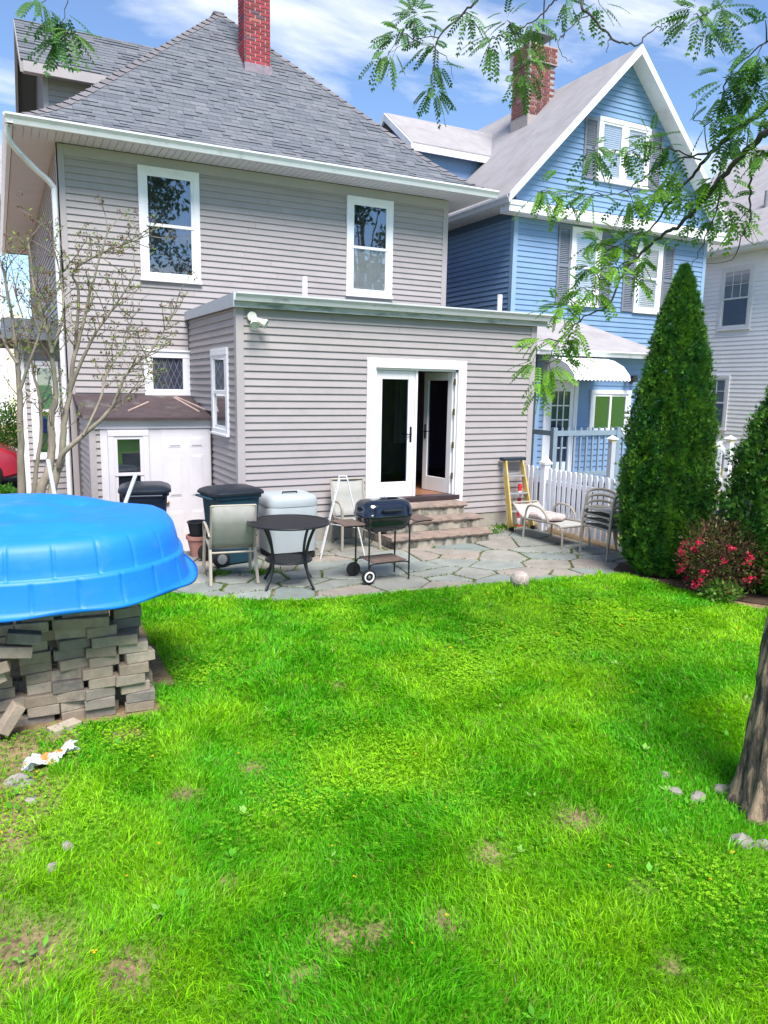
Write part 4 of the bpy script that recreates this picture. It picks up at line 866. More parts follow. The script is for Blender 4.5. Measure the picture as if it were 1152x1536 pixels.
car = thing('car', (-1.62, 18.5, -.0), 'red hatchback car parked on the driveway', 'car')
red = M('red_car_paint', (.42, .012, .03), .25, .04, spec=.6, coat=.8); tyre = M('tyre', (.012, .012, .013), .8, .1); rimm = M('alloy', (.6, .6, .62), .3, .05, metal=.8); carglass = M('car_glass', (.015, .018, .02), .05, .1, spec=.7)
prof = [(-2.02, .30), (-2.06, .55), (-2.0, .86), (-1.86, .98), (-1.5, 1.28), (-1.0, 1.44), (-.2, 1.47), (.35, 1.38), (.98, 1.0), (1.55, .90), (1.9, .76), (2.03, .55), (2.02, .32), (1.72, .24), (-1.72, .24)]
mb = MB(); V_ = []
for (y, k, dz) in ((-.86, .985, 0), (-.80, 1.0, 0), (.80, 1.0, 0), (.86, .985, 0)): V_.append([(x*k, y if z < 1.0 else y*(1-.38*(z-1.0)), z) for x, z in prof])
n = len(prof)
for r in V_: mb.v += r
for i in range(3):
    for j in range(n): mb.f.append((i*n+j, i*n+(j+1) % n, (i+1)*n+(j+1) % n, (i+1)*n+j))
mb.f += [tuple(range(n)), tuple(range(3*n, 4*n))[::-1]]; body = part('body', mb, red, car, bevel=.05, bseg=2, auto=35)
for s_ in (-1, 1):
    for pl in ([(-1.35, 1.02), (-1.1, 1.36), (-.55, 1.40), (-.5, 1.0)], [(-.42, 1.0), (-.46, 1.40), (.25, 1.33), (.75, 1.02)]):
        mb = MB(); mb.prism([(x, s_*(.872 if z < 1.05 else .872*(1-.36*(z-1.0))), z) for x, z in pl], (0, s_*.006, 0)); part('side_window', mb, carglass, car)
    for x in (-1.28, 1.27):
        mb = MB(); mb.wheel((x, s_*.80, .3), (0, 1, 0), .36, .17, 24); part('wheel_arch', mb, tyre, car, auto=40)
        mb = MB(); mb.wheel((x, s_*.815, .29), (0, 1, 0), .29, .2, 28); wl = part('wheel', mb, tyre, car, auto=40)
        mb = MB(); mb.wheel((x, s_*.917, .29), (0, 1, 0), .055, .02, 12)
        for k in range(10): a = k*math.pi/5; mb.bar((x, s_*.918, .29), (x+.2*math.cos(a), s_*.918, .29+.2*math.sin(a)), .03, .012, (0, 1, 0))
        mb.tube([(x+.205*math.cos(a), s_*.918, .29+.205*math.sin(a)) for a in np.linspace(0, 2*math.pi, 25)], .014, 6, caps=False); part('rim', mb, rimm, wl)
    mb = MB(); mb.obox((1.86, s_*.6, .70), (.10, 0, -.03), (0, .17, 0), (.01, 0, .06)); part('headlight', mb, M('headlamp', (.6, .6, .6), .1, .05, spec=.7), car, bevel=.02)
    mb = MB(); mb.obox((-1.97, s_*.62, .84), (.06, 0, .02), (0, .14, 0), (0, 0, .07)); part('tail_light', mb, M('tail_red', (.35, .01, .01), .15), car, bevel=.02)
mb = MB(); mb.prism([(.42, -.66, 1.365), (.42, .66, 1.365), (.98, .74, 1.03), (.98, -.74, 1.03)], (.012, 0, .012)); part('windscreen', mb, carglass, car)

# ================================================================== PICKET FENCE
FX = 7.98; fe = wthing('picket_fence', (FX, 8.0, 0), 'white picket fence with ball-free pointed posts along the patio edge', 'fence')
fe['label'] = 'white picket fence with pointed post caps along the patio edge'
pk = MB(); pk.add([(0, -.036, 0), (0, .036, 0), (0, .036, .93), (0, .022, .965), (0, -.022, .965), (0, -.036, .93)]+[(.02, -.036, 0), (.02, .036, 0), (.02, .036, .93), (.02, .022, .965), (.02, -.022, .965), (.02, -.036, .93)], [tuple(range(6)), tuple(range(6, 12))[::-1]]+[(i, (i+1) % 6, 6+(i+1) % 6, 6+i) for i in range(6)])
pkm = pk.mesh('picket'); vw = M('white_vinyl_fence', lin(228, 228, 236), .4, .03, 3, c2=lin(170, 175, 165), c2lo=.6, c2hi=.85, c2scale=2.5); pkm.materials.append(vw)
posts = [9.78, 7.9, 6.12]; y = 10.2
while y > 5.95:
    if min(abs(y-p) for p in posts) > .085: piece('picket', pkm, fe, (FX-.045, y, .06+random.uniform(-.004, .004)))
    y -= .118
for y in posts:
    mb = MB(); mb.box(FX-.06, FX+.06, y-.06, y+.06, -.05, 1.08); ps = part('post', mb, vw, fe, bevel=.006)
    mb = MB(); mb.box(FX-.078, FX+.078, y-.078, y+.078, 1.08, 1.115); mb.add([(FX-.066, y-.066, 1.115), (FX+.066, y-.066, 1.115), (FX+.066, y+.066, 1.115), (FX-.066, y+.066, 1.115), (FX, y, 1.22)], [(0, 1, 4), (1, 2, 4), (2, 3, 4), (3, 0, 4), (0, 3, 2, 1)]); part('cap', mb, vw, ps)
for (ya, yb) in ((10.26, 9.84), (9.72, 7.96), (7.84, 6.18)):
    for z in (.27, .80): mb = MB(); mb.box(FX-.022, FX+.03, yb, ya, z-.035, z+.035); part('rail', mb, vw, fe)

# ================================================================== PATIO THINGS
taupe = M('taupe_powder_coat', (.34, .305, .26), .45, .08, 12); sling = M('grey_sling', (.30, .30, .285), .75, .08, 8, bump=.3, bscale=300)
def make_chair(label, group=None, tp=taupe, sl=sling):
    t = thing('patio_chair', (0, 0, 0), label, 'chair', group)
    for s_ in (-1, 1):
        mb = MB(); mb.tube(catmull([(s_*.285, -.30, 0), (s_*.275, -.275, .30), (s_*.27, -.25, .52)], 4), .016, 8, flat=1.4); part('leg', mb, tp, t, auto=50)
        mb = MB(); mb.tube(catmull([(s_*.27, .36, 0), (s_*.26, .27, .28), (s_*.255, .20, .44)], 4), .016, 8, flat=1.4); part('leg', mb, tp, t, auto=50)
        mb = MB(); mb.tube(catmull([(s_*.27, -.25, .50), (s_*.275, -.235, .60), (s_*.28, -.15, .655), (s_*.28, .05, .655), (s_*.27, .25, .60), (s_*.262, .29, .56)], 5), .017, 8, flat=1.3); part('arm', mb, tp, t, auto=50)
    mb = MB(); rail = lambda s_: catmull([(s_*.245, -.275, .385), (s_*.25, -.25, .425), (s_*.25, 0, .405), (s_*.25, .19, .405), (s_*.25, .26, .47), (s_*.25, .33, .72), (s_*.25, .38, .93)], 5)
    for s_ in (-1, 1): mb.tube(rail(s_), .014, 8)
    mb.tube([(-.25, .38, .93), (.25, .38, .93)], .014, 8); mb.tube([(-.25, -.262, .41), (.25, -.262, .41)], .013, 8); mb.tube([(-.262, .235, .36), (.262, .235, .36)], .013, 8); part('frame', mb, tp, t, auto=50)
    for nm, pr in (('seat', [(-.25, .427), (-.1, .408), (.06, .398), (.19, .405)]), ('backrest', [(.20, .415), (.262, .48), (.335, .72), (.383, .925)])):
        mb = MB(); V_ = []
        for i in range(9):
            x = -.24+.48*i/8; sag = .012*(1-(x/.24)**2)
            for (y, z) in pr: V_.append((x, y+(sag if nm == 'backrest' else 0), z-(sag if nm == 'seat' else 0)))
        k = len(pr); top = [(i*k+j, (i+1)*k+j, (i+1)*k+j+1, i*k+j+1) for i in range(8) for j in range(k-1)]
        mb.add(V_, top); o = part(nm, mb, sl, t, smooth=True, fix=False); sm_ = o.modifiers.new('thick', 'SOLIDIFY'); sm_.thickness = .006
    return t
c1 = make_chair('beige sling patio chair drawn up beside the round black table'); c1.location = (2.36, 8.62, 0.004); c1.rotation_euler = (0, 0, R(172))
c2 = copy_tree(c1); c2['label'] = 'beige sling patio chair against the wall left of the stone steps'; c2.location = (4.5, 9.72, .004); c2.rotation_euler = (0, 0, R(-6))
c0 = None
for i in range(4):
    c = copy_tree(c1); c['label'] = ['lowest taupe sling chair of the stack beside the picket fence', 'second taupe sling chair up in the stack by the fence', 'third taupe sling chair up in the stack by the fence', 'topmost taupe sling chair of the stack by the fence'][i]; c['group'] = 'stacked patio chairs'; c.location = (7.555, 7.76, .004+.082*i); c.rotation_euler = (0, 0, R(-92+random.uniform(-1.5, 1.5)))
# round black table with pierced top
tb = thing('patio_table', (2.9, 8.07, .004), 'round black metal mesh table with a lower shelf', 'table')
def mesh_disc(r, z, step, parent, name):
    mb = MB(); a = -r
    for d in ((.8, .6), (.8, -.6)):
        o = -r+step/2
        while o < r:
            L_ = math.sqrt(max(0, (r-.01)**2-o*o)); nx, ny = -d[1], d[0]
            if L_ > .03: mb.bar((nx*o-d[0]*L_, ny*o-d[1]*L_, z), (nx*o+d[0]*L_, ny*o+d[1]*L_, z), .011, .004 if d[1] > 0 else .006)
            o += step
    mb.tube([(r*math.cos(t), r*math.sin(t), z-.004) for t in np.linspace(0, 2*math.pi, 49)], .014, 8, caps=False); return part(name, mb, black_metal, parent)
mesh_disc(.465, .735, .026, tb, 'table_top'); mesh_disc(.26, .30, .026, tb, 'shelf')
mb = MB(); mb.tube([(.40*math.cos(t), .40*math.sin(t), .715) for t in np.linspace(0, 2*math.pi, 41)], .010, 6, caps=False); part('rim_ring', mb, black_metal, tb)
for k in range(4):
    a = k*math.pi/2+R(28); ca, sa = math.cos(a), math.sin(a)
    mb = MB(); mb.tube(catmull([(.40*ca, .40*sa, .725), (.35*ca, .35*sa, .64), (.285*ca, .285*sa, .48), (.262*ca, .262*sa, .30), (.30*ca, .30*sa, .14), (.385*ca, .385*sa, .0)], 5), .015, 8, flat=1.3); part('leg', mb, black_metal, tb, auto=50)
# charcoal grill on a wheeled cart
gr = thing('grill', (4.03, 7.9, .004), 'black kettle-box charcoal grill on a wheeled cart with slatted shelves', 'grill', rz=R(1))
enamel = M('black_enamel', (.008, .011, .022), .12, .15, 8, spec=.6, coat=.5); slat = M('weathered_slat', (.14, .10, .085), .75, .25, 12, stretch=(1, 6, 1), bump=.2)
def roundbox(hx, hy, zs, n=10, pw=5.0):
    """stack of rounded-rectangle rings"""
    mb = MB(); m_ = 40
    for (kx, ky, z) in zs:
        for j in range(m_):
            t = 2*math.pi*j/m_; c_, s_ = math.cos(t), math.sin(t); rr = (abs(c_)**pw+abs(s_)**pw)**(-1/pw); mb.v.append((hx*kx*rr*c_, hy*ky*rr*s_, z))
    for i in range(len(zs)-1):
        for j in range(m_): mb.f.append((i*m_+j, i*m_+(j+1) % m_, (i+1)*m_+(j+1) % m_, (i+1)*m_+j))
    mb.f += [tuple(range(m_))[::-1], tuple(range((len(zs)-1)*m_, len(zs)*m_))]; return mb
part('fire_bowl', roundbox(.315, .22, [(.72, .66, .60), (.86, .84, .63), (.95, .94, .69), (.99, .99, .765), (1.02, 1.02, .772), (1.02, 1.02, .782)]), enamel, gr, auto=50)
ld = part('lid', roundbox(.32, .225, [(1.03, 1.03, .786), (1.03, 1.03, .80), (1.0, .99, .81), (.985, .96, .87), (.94, .85, .925), (.84, .66, .958), (.6, .38, .972), (.2, .1, .974)]), enamel, gr, auto=60)
mb = MB(); mb.tube([(-.12, -.20, .86), (-.12, -.265, .865), (.12, -.265, .865), (.12, -.20, .86)], .01, 6); mb.tube([(-.09, -.266, .865), (.09, -.266, .865)], .016, 8); part('handle', mb, black_metal, ld)
mb = MB(); mb.tube([(-.04, 0, .972), (-.04, 0, .985), (.04, 0, .985), (.04, 0, .972)], .012, 6); part('vent', mb, M('steel', (.45, .45, .47), .3, .1, metal=.9), ld)
for (x, y) in ((-.27, -.18), (-.27, .18), (.27, -.18), (.27, .18)):
    mb = MB(); mb.tube([(x, y, .12 if x < 0 else .0), (x, y, .62), (x*.93, y*.9, .72)], .011, 8); part('leg', mb, black_metal, gr, auto=50)
for y in (-.18, .18):
    mb = MB(); mb.tube(catmull([(-.27, y, .14), (-.25, y, .20), (-.2, y, .225), (.2, y, .225), (.27, y, .20)], 3), .009, 6); part('shelf_rail', mb, black_metal, gr)
    mb = MB(); mb.wheel((-.285, y*1.16, .088), (0, 1, 0), .088, .035, 24); w_ = part('wheel', mb, tyre, gr, auto=40)
    s_ = -1 if y < 0 else 1; mb = MB(); mb.tube([(-.285+.055*math.cos(a), y*1.16+s_*.0185, .088+.055*math.sin(a)) for a in np.linspace(0, 2*math.pi, 25)], .010, 6, caps=False); part('whitewall', mb, white_trim, w_)
    mb = MB(); mb.wheel((-.285, y*1.16+s_*.018, .088), (0, 1, 0), .018, .012, 12); part('hub', mb, MATS['steel'], w_)
mb = MB(); mb.tube([(-.285, -.2, .088), (-.285, .2, .088)], .006, 6); part('axle', mb, black_metal, gr)
for i in range(6): y = -.16+i*.064; mb = MB(); mb.box(-.22, .23, y-.024, y+.024, .236, .247); part('shelf_slat', mb, slat, gr)
for s_ in (-1, 1):
    for i in range(5): y = -.16+i*.08; mb = MB(); mb.box(min(s_*.325, s_*.60), max(s_*.325, s_*.60), y-.03, y+.03, .706, .718); part('side_slat', mb, slat, gr)
    
    for y in (-.17, .17): mb = MB(); mb.tube([(s_*.27, y, .62), (s_*.33, y, .69), (s_*.58, y, .697)], .008, 6); part('bracket', mb, black_metal, gr)
# pale grey plastic box with ribbed lid and dark base
bx = thing('storage_box', (3.40, 9.52, -.0), 'pale grey rounded plastic box on a black base against the wall', 'box')
gp = M('grey_plastic', (.36, .40, .43), .5, .06, 4, c2=(.28, .31, .33), c2lo=.5, c2hi=.7, c2scale=2)
part('body', roundbox(.345, .32, [(.95, .95, .10), (.96, .96, .12), (1, 1, .55), (1.0, 1.0, .70), (.985, .985, .71)], pw=7), gp, bx, auto=50)
part('lid', roundbox(.345, .32, [(1.015, 1.015, .712), (1.02, 1.02, .74), (1.0, 1.0, .80), (.93, .92, .845), (.80, .78, .86), (.5, .5, .865)], pw=6), gp, bx, auto=50)
mb = MB(); mb.box(-.30, .30, -.28, .28, 0, .10); part('base', mb, tyre, bx, bevel=.02)
mb = MB(); mb.tube([(-.1, -.1, .862), (-.1, -.1, .885), (.1, -.1, .885), (.1, -.1, .862)], .012, 6); part('handle', mb, tyre, bx)
# wheeled bins
def make_bin(loc, rz, body_c, lid_c, label):
    t = thing('wheeled_bin', loc, label, 'bin', rz=rz); bm_ = M('bin_'+label[:9], body_c, .45, .1, 5, c2=tuple(v*.7 for v in body_c), c2lo=.55, c2hi=.75); lm_ = M('lid_'+label[:9], lid_c, .4, .1, 5)
    part('body', roundbox(.30, .34, [(.72, .74, .03), (.74, .76, .06), (.86, .88, .5), (.96, .97, .90), (.97, .98, .93), (1.05, 1.05, .935), (1.05, 1.05, .975), (1.0, 1.0, .98)], pw=7), bm_, t, auto=40)
    part('lid', roundbox(.33, .38, [(.98, .98, .985), (1.04, 1.04, .982), (1.04, 1.04, 1.01), (.97, .97, 1.035), (.75, .78, 1.065), (.3, .3, 1.075)], pw=6), lm_, t, auto=40)
    for s_ in (-1, 1): mb = MB(); mb.wheel((s_*.25, .27, .12), (1, 0, 0), .12, .05, 20); w_ = part('wheel', mb, tyre, t, auto=40); mb = MB(); mb.wheel((s_*.277, .27, .12), (1, 0, 0), .07, .012, 14); part('hub', mb, M('grey_hub', (.2, .21, .23), .5), w_)
    mb = MB(); mb.tube([(-.22, .33, .93), (-.22, .41, .95), (.22, .41, .95), (.22, .33, .93)], .016, 8); part('handle', mb, bm_, t)
    return t
B1_ = make_bin((2.60, 9.42, 0), R(100), (.016, .055, .085), (.010, .014, .022), 'teal blue wheeled bin behind the beige patio chair')
make_bin((1.72, 10.55, -.14), R(170), (.012, .022, .055), (.012, .018, .03), 'navy wheeled bin in front of the lean-to door')
B1_.scale = (.93, .93, .93)
# pots
pc = onZ(297, 838); px_, py_ = pc[0]+.05, pc[1]+.15; terra = M('terracotta', (.40, .19, .16), .85, .12, 8)
solo('plant_pot', MB().lathe([(.10, 0), (.15, .24), (.165, .24), (.168, .29), (.15, .29), (.14, .25), (0, .25)], (px_, py_, 0), 24), terra, 'pinkish terracotta pot beside the teal bin', 'pot', auto=40)
solo('nursery_pot', MB().lathe([(.105, .252), (.14, .46), (.15, .46), (.15, .475), (.135, .475), (.10, .27), (0, .27)], (px_, py_, 0), 24), M('black_plastic', (.012, .014, .02), .4, .1), 'black nursery pot set on the terracotta pot', 'pot', auto=40)
# white wire drying rack
dr_ = thing('drying_rack', (4.07, 9.17, .0), 'white wire drying rack standing folded in an A shape', 'rack', rz=R(-112))
ww = M('white_wire', lin(225, 225, 228), .4, .03)
for s_, nm in ((-1, 'wing'), (1, 'wing')):
    mb = MB(); y0, y1 = s_*.30, s_*.05
    for x in (-.16, .16): mb.tube([(x, y0, 0), (x, y1, 1.08)], .008, 6)
    for k in range(13): t = .06+k*.075; mb.tube([(-.16, y0+(y1-y0)*t, 1.08*t), (.16, y0+(y1-y0)*t, 1.08*t)], .004, 5)
    part(nm, mb, ww, dr_)
mb = MB(); mb.tube([(-.16, -.05, 1.08), (-.16, .05, 1.08)], .007, 6); mb.tube([(.16, -.05, 1.08), (.16, .05, 1.08)], .007, 6); mb.tube([(-.16, -.2, .42), (.16, .2, .42)], .005, 6); part('brace', mb, ww, dr_)
# yellow step ladder leaning closed against the wall
la = wthing('step_ladder', (7.6, 9.9, 0), 'yellow fibreglass step ladder leaning closed against the siding', 'ladder')
yel = M('yellow_fibreglass', (.52, .38, .10), .5, .12, 10, c2=(.45, .40, .28), c2lo=.5, c2hi=.65, c2scale=5); alu = M('aluminium', (.55, .56, .58), .35, .08, metal=.7)
fl_, fr_ = (7.36, 9.78), (7.80, 9.80); zt = 1.12
LA = lambda k, t, dy=0: Vector((fl_[0]+(.08 if k == 0 else -.0)*t if k == 0 else fr_[0]-.02*t, (9.79+.37*t)+dy, zt*t))
for k in (0, 1):
    mb = MB(); mb.bar(LA(k, 0), LA(k, 1), .028, .075, (0, -1, .3)); part('front_rail', mb, yel, la, bevel=.004)
    mb = MB(); mb.bar(LA(k, .0, .085), LA(k, .97, .055), .022, .04, (0, -1, .3)); part('rear_rail', mb, yel, la, bevel=.004)
    mb = MB(); mb.bar(LA(k, 0)-Vector((0, 0, .0)), LA(k, .05), .04, .085, (0, -1, .3)); part('foot', mb, tyre, la)
for t in (.27, .52, .77): mb = MB(); mb.bar(LA(0, t), LA(1, t), .08, .024, (0, .0, 1)); part('step', mb, alu, la, bevel=.003)
for t in (.18, .5, .8): mb = MB(); mb.bar(LA(0, t, .08), LA(1, t, .08), .02, .02); part('rear_brace', mb, alu, la)
mb = MB(); c_ = (LA(0, 1)+LA(1, 1))/2; mb.obox(c_+Vector((0, .02, .02)), (.235, 0, 0), (0, .065, .0), (0, 0, .028)); part('top_cap', mb, M('ladder_cap', (.02, .03, .045), .5, .2), la, bevel=.012)
# red and white marker post
MPX = float(onY(778, 770, 10.1)[0]); mk = wthing('marker_post', (MPX, 10.08, 0), 'short red and white striped marker post beside the fence', 'post')
redp, whp = M('red_plastic', (.6, .02, .03), .4, .06), M('white_plastic', (.75, .75, .76), .4, .04)
for i in range(6):
    z0 = .03+i*.115; mb = MB(); mb.tube([(MPX, 10.10, z0), (MPX, 10.10, z0+.115)], .032, 14); part('band', mb, redp if i % 2 else whp, mk, auto=50)
mb = MB(); mb.lathe([(.09, -.02), (.09, .0), (.05, .03), (0, .031)], (MPX, 10.10, .0), 16); part('base', mb, redp, mk, auto=40)
# low lounge chair with a folded cushion
lo = thing('lounge_chair', (7.47, 8.95, .004), 'low beige sling lounge chair with curved arms by the fence', 'lounge chair')
for s_ in (-1, 1):
    mb = MB(); mb.tube(catmull([(s_*.26, -.58, 0), (s_*.26, -.56, .24), (s_*.26, -.50, .315), (s_*.26, -.3, .33), (s_*.26, .35, .30)], 5), .016, 8); part('side_frame', mb, taupe, lo, auto=50)
    mb = MB(); mb.tube(catmull([(s_*.28, .32, 0), (s_*.275, .30, .28), (s_*.275, .26, .46), (s_*.28, .16, .53), (s_*.28, -.06, .52), (s_*.275, -.2, .43), (s_*.27, -.24, .33)], 5), .017, 8); part('arm', mb, taupe, lo, auto=50)
    mb = MB(); mb.tube([(s_*.265, .34, .30), (s_*.24, .58, .42), (s_*.24, .66, .50)], .014, 8); part('back_post', mb, taupe, lo, auto=50)
for (w_, y, z) in ((.26, -.53, .30), (.26, .3, .29), (.24, .66, .5)): mb = MB(); mb.tube([(-w_, y, z), (w_, y, z)], .014, 8); part('cross_bar', mb, taupe, lo)
mb = MB(); V_ = []; pr = [(-.54, .318), (-.3, .322), (0, .30), (.3, .305), (.45, .36), (.64, .49)]
for i in range(7): x = -.25+.5*i/6; V_ += [(x, y, z-.02*(1-(x/.25)**2)) for y, z in pr]
k = len(pr); mb.add(V_, [(i*k+j, (i+1)*k+j, (i+1)*k+j+1, i*k+j+1) for i in range(6) for j in range(k-1)]); o = part('sling', mb, M('pale_sling', (.46, .45, .42), .75, .06, bump=.3, bscale=300), lo, smooth=True, fix=False); o.modifiers.new('thick', 'SOLIDIFY').thickness = .006
cu = roundbox(.22, .24, [(.94, .94, 0), (1, 1, .02), (1, 1, .045), (.95, .95, .07), (.6, .6, .085)], pw=5); cu.v = [(7.47+x, 9.06+y, .325+z+.01*math.sin(x*20)*math.cos(y*17)) for x, y, z in cu.v]
solo('seat_cushion', cu, M('pinkish_cushion', (.47, .37, .36), .85, .12, 10, c2=(.62, .6, .58), c2lo=.5, c2hi=.6, c2scale=14), 'flat pinkish cushion lying on the low lounge chair', 'cushion', auto=60)
# worn football at the lawn edge
bp_ = onZ(783, 884); ball = bmesh.new(); bmesh.ops.create_icosphere(ball, subdivisions=4, radius=.112); me = bpy.data.meshes.new('football')
for v in ball.verts: v.co.z *= .93
ball.to_mesh(me); ball.free(); me.polygons.foreach_set('use_smooth', [True]*len(me.polygons)); fm = M('worn_ball', (.38, .31, .28), .8, .2, 14); t = fm.node_tree; vo = N(t, 'ShaderNodeTexVoronoi', feature='DISTANCE_TO_EDGE', inp={'Scale': 15.0}); co = N(t, 'ShaderNodeTexCoord'); t.links.new(co.outputs['Object'], vo.inputs['Vector'])
mrn = N(t, 'ShaderNodeMapRange', inp={1: .02, 2: .09, 3: .0, 4: 1.0}); t.links.new(vo.outputs['Distance'], mrn.inputs[0]); mx = N(t, 'ShaderNodeMix', data_type='RGBA'); t.links.new(mrn.outputs[0], mx.inputs[0]); bsd = t.nodes['Principled BSDF']; src = bsd.inputs['Base Color'].links[0].from_socket; mx.inputs[6].default_value = (.55, .50, .45, 1); t.links.new(src, mx.inputs[7]); t.links.new(mx.outputs[2], bsd.inputs['Base Color'])
bpp = N(t, 'ShaderNodeBump', inp={'Strength': .6, 'Distance': .01}); t.links.new(mrn.outputs[0], bpp.inputs['Height']); t.links.new(bpp.outputs[0], bsd.inputs['Normal'])
me.materials.append(fm); o = bpy.data.objects.new('football', me); col.objects.link(o); o.location = (bp_[0], bp_[1]+.05, .105); tag(o, 'worn brownish football lying at the patio edge', 'ball')

# ================================================================== PAVER PILE, POOL
prs = random.Random(21)
paverm = M('concrete_paver', (.3, .28, .26), .9, .16, 14, bump=.45, bscale=70, spec=.2, ramp=[(0, (.20, .18, .165)), (.35, (.34, .28, .225)), (.7, (.26, .21, .165)), (1, (.40, .34, .28))], c2=(.13, .12, .11), c2lo=.56, c2hi=.74, c2scale=6)
def paver_mesh():
    a, b, c, e = .0985, .049, .0355, .004; mb = MB()
    mb.box(-a, a, -b, b, -c, c); me = mb.mesh('paver'); bm_ = bmesh.new(); bm_.from_mesh(me); bmesh.ops.bevel(bm_, geom=bm_.edges[:], offset=e, segments=1, affect='EDGES'); bm_.to_mesh(me); bm_.free(); me.materials.append(paverm); return me
pme = paver_mesh()
def paver(x, y, z, rz=0, ry=0, rx=0, lab=None):
    o = bpy.data.objects.new('paver', pme); col.objects.link(o); o.location = (x, y, z); o.rotation_euler = (rx, ry, rz)
    return tag(o, lab or 'weathered grey concrete paver in the pile under the blue pool', 'paver', 'pavers piled under the pool')
cols = [(.755, 8, 0), (.545, 11, .01), (.335, 11, .03), (.125, 11, .045), (-.09, 10, .05), (-.30, 11, .02)]
def PLAB(ci, r_, layer, nr):
    if layer: return 'grey concrete paver in the row standing behind the face of the pile'
    if r_ == 0: return 'grey concrete paver in the lowest course of the pile, on the soil'
    if ci == 0: return 'topmost grey paver of the short end column of the pile' if r_ == nr-1 else 'grey paver in the short end column of the pile, next to open lawn'
    if r_ >= nr-1: return 'grey concrete paver in the top course, right under the pool rim'
    return 'weathered grey concrete paver in the middle courses of the pile face'
for ci, (cx, nr, dy) in enumerate(cols):
    for layer in range(2):
        lean = prs.uniform(-.02, .02)
        for r_ in range(nr if layer == 0 else 11):
            jx = prs.uniform(-.042, .042)+lean*r_/6; jy = prs.uniform(-.03, .03)
            if ci == 0 and layer == 0 and r_ in (3, 4): jx -= .02
            paver(cx+jx-(0 if ci else .012*(r_ > 5)*r_*.5), 5.27+dy+jy+layer*.125+.012*r_*.25, .034+.0725*r_+prs.uniform(0, .0005), rz=prs.uniform(-.17, .17), ry=prs.uniform(-.012, .012), lab=PLAB(ci, r_, layer, nr))
    if ci in (1, 3):                                     # hidden rear support of the pool
        for r_ in range(12): paver(cx, 6.55+prs.uniform(-.01, .01), .034+.0725*r_, rz=prs.uniform(-.05, .05), lab='grey concrete paver in the rear stack propping the back of the pool')
for (x, y, z, ry, rz) in ((-.05, 5.10, .16, -.95, .2), (-.16, 5.14, .42, -.25, .15), (-.13, 5.12, .50, -.22, -.1), (-.22, 5.08, .06, .1, .5), (.0, 5.11, .60, .18, .1), (.06, 5.12, .68, .2, .0)):
    paver(x, y, z, rz=rz, ry=ry, lab='grey concrete paver slipped askew at the front of the pile')
bq = onZ(97, 1098); paver(bq[0], bq[1], .02, rz=.5, lab='small dark broken paver lying in front of the pile')
pool_pts = catmull([(1.31, 5.85), (1.17, 5.32), (.68, 4.93), (0, 4.88), (-.6, 5.1), (-.98, 5.7), (-.95, 6.6), (-.55, 7.2), (0.05, 7.38), (.55, 7.2), (.84, 6.88), (1.0, 6.58), (1.27, 6.28)], 60, closed=True)
pool_pts = [Vector((p[0], p[1])) for p in [(q_.x, q_.y) if len(q_) > 1 else q_ for q_ in pool_pts]]
nP = len(pool_pts); nrm = []
for i in range(nP):
    d = (pool_pts[(i+1) % nP]-pool_pts[i-1]).normalized(); nrm.append(Vector((d.y, -d.x)))
ar = sum(pool_pts[i].x*pool_pts[(i+1) % nP].y-pool_pts[(i+1) % nP].x*pool_pts[i].y for i in range(nP))
if ar < 0: nrm = [-n_ for n_ in nrm]
arc = [0.0]
for i in range(nP): arc.append(arc[-1]+(pool_pts[(i+1) % nP]-pool_pts[i]).length)
RZ = .875
rings = [(.0, .012), (.005, .0), (-.03, -.012), (-.06, -.002), (-.068, .02), (-.078, .05), (-.088, .10), (-.098, .15), (-.100, .166), (-.122, .170), (-.128, .18), (-.134, .22), (-.146, .27), (-.160, .315), (-.19, .35), (-.24, .372), (-.32, .38)]
mb = MB(); PC = Vector((.15, 6.1))
lc, rc = arc[-1]/26, arc[-1]/26
for ri, (off, z) in enumerate(rings):
    for i in range(nP):
        s = arc[i]; o2 = off
        if 4 <= ri <= 7: f_ = abs(((s/lc) % 1)-.5); o2 -= .014*max(0, (f_-.455)/.045)
        if 10 <= ri <= 13: f_ = abs(((s/rc+.5) % 1)-.5); o2 -= .014*max(0, (f_-.455)/.045)
        p = pool_pts[i]+nrm[i]*o2; tilt = .045*(p.y-5.0)/2.3
        mb.v.append((p.x, p.y, RZ+z*1.16+tilt*.6 + (.012*math.sin(s*9) if ri < 2 else 0)))
inner = [pool_pts[i]+nrm[i]*-.32 for i in range(nP)]; NI = 22
for k in range(1, NI+1):
    t = k/NI
    for i in range(nP):
        p = inner[i].lerp(PC, t*.985); tilt = .045*(p.y-5.0)/2.3
        w = .12*float(vnoise(p.x, p.y, .40, 9))+.02*float(vnoise(p.x, p.y, .11, 2))+.02*math.exp(-((p.x-.5)**2+(p.y-5.7)**2)/.05)-.10*math.exp(-((p.x-.62)**2+(p.y-6.35)**2)/.07)
        mb.v.append((p.x, p.y, RZ+.38*1.16+tilt*.6+(w-.02)*min(1, t*4)))
NR = len(rings)+NI
for r_ in range(NR-1):
    for i in range(nP): j = (i+1) % nP; mb.f.append((r_*nP+i, r_*nP+j, (r_+1)*nP+j, (r_+1)*nP+i))
mb.f.append(tuple((NR-1)*nP+i for i in range(nP)))
poolm = M('blue_pool_plastic', (.005, .18, .74), .5, .06, 3, spec=.45, bump=.12, bscale=9, c2=(.03, .20, .62), c2lo=.55, c2hi=.8, c2scale=7)
solo('paddling_pool', mb, poolm, 'blue plastic paddling pool turned upside down on the paver pile', 'pool', loc=(.15, 6.1, RZ), smooth=True)
greypole = M('pale_pole', (.46, .50, .56), .4, .06)
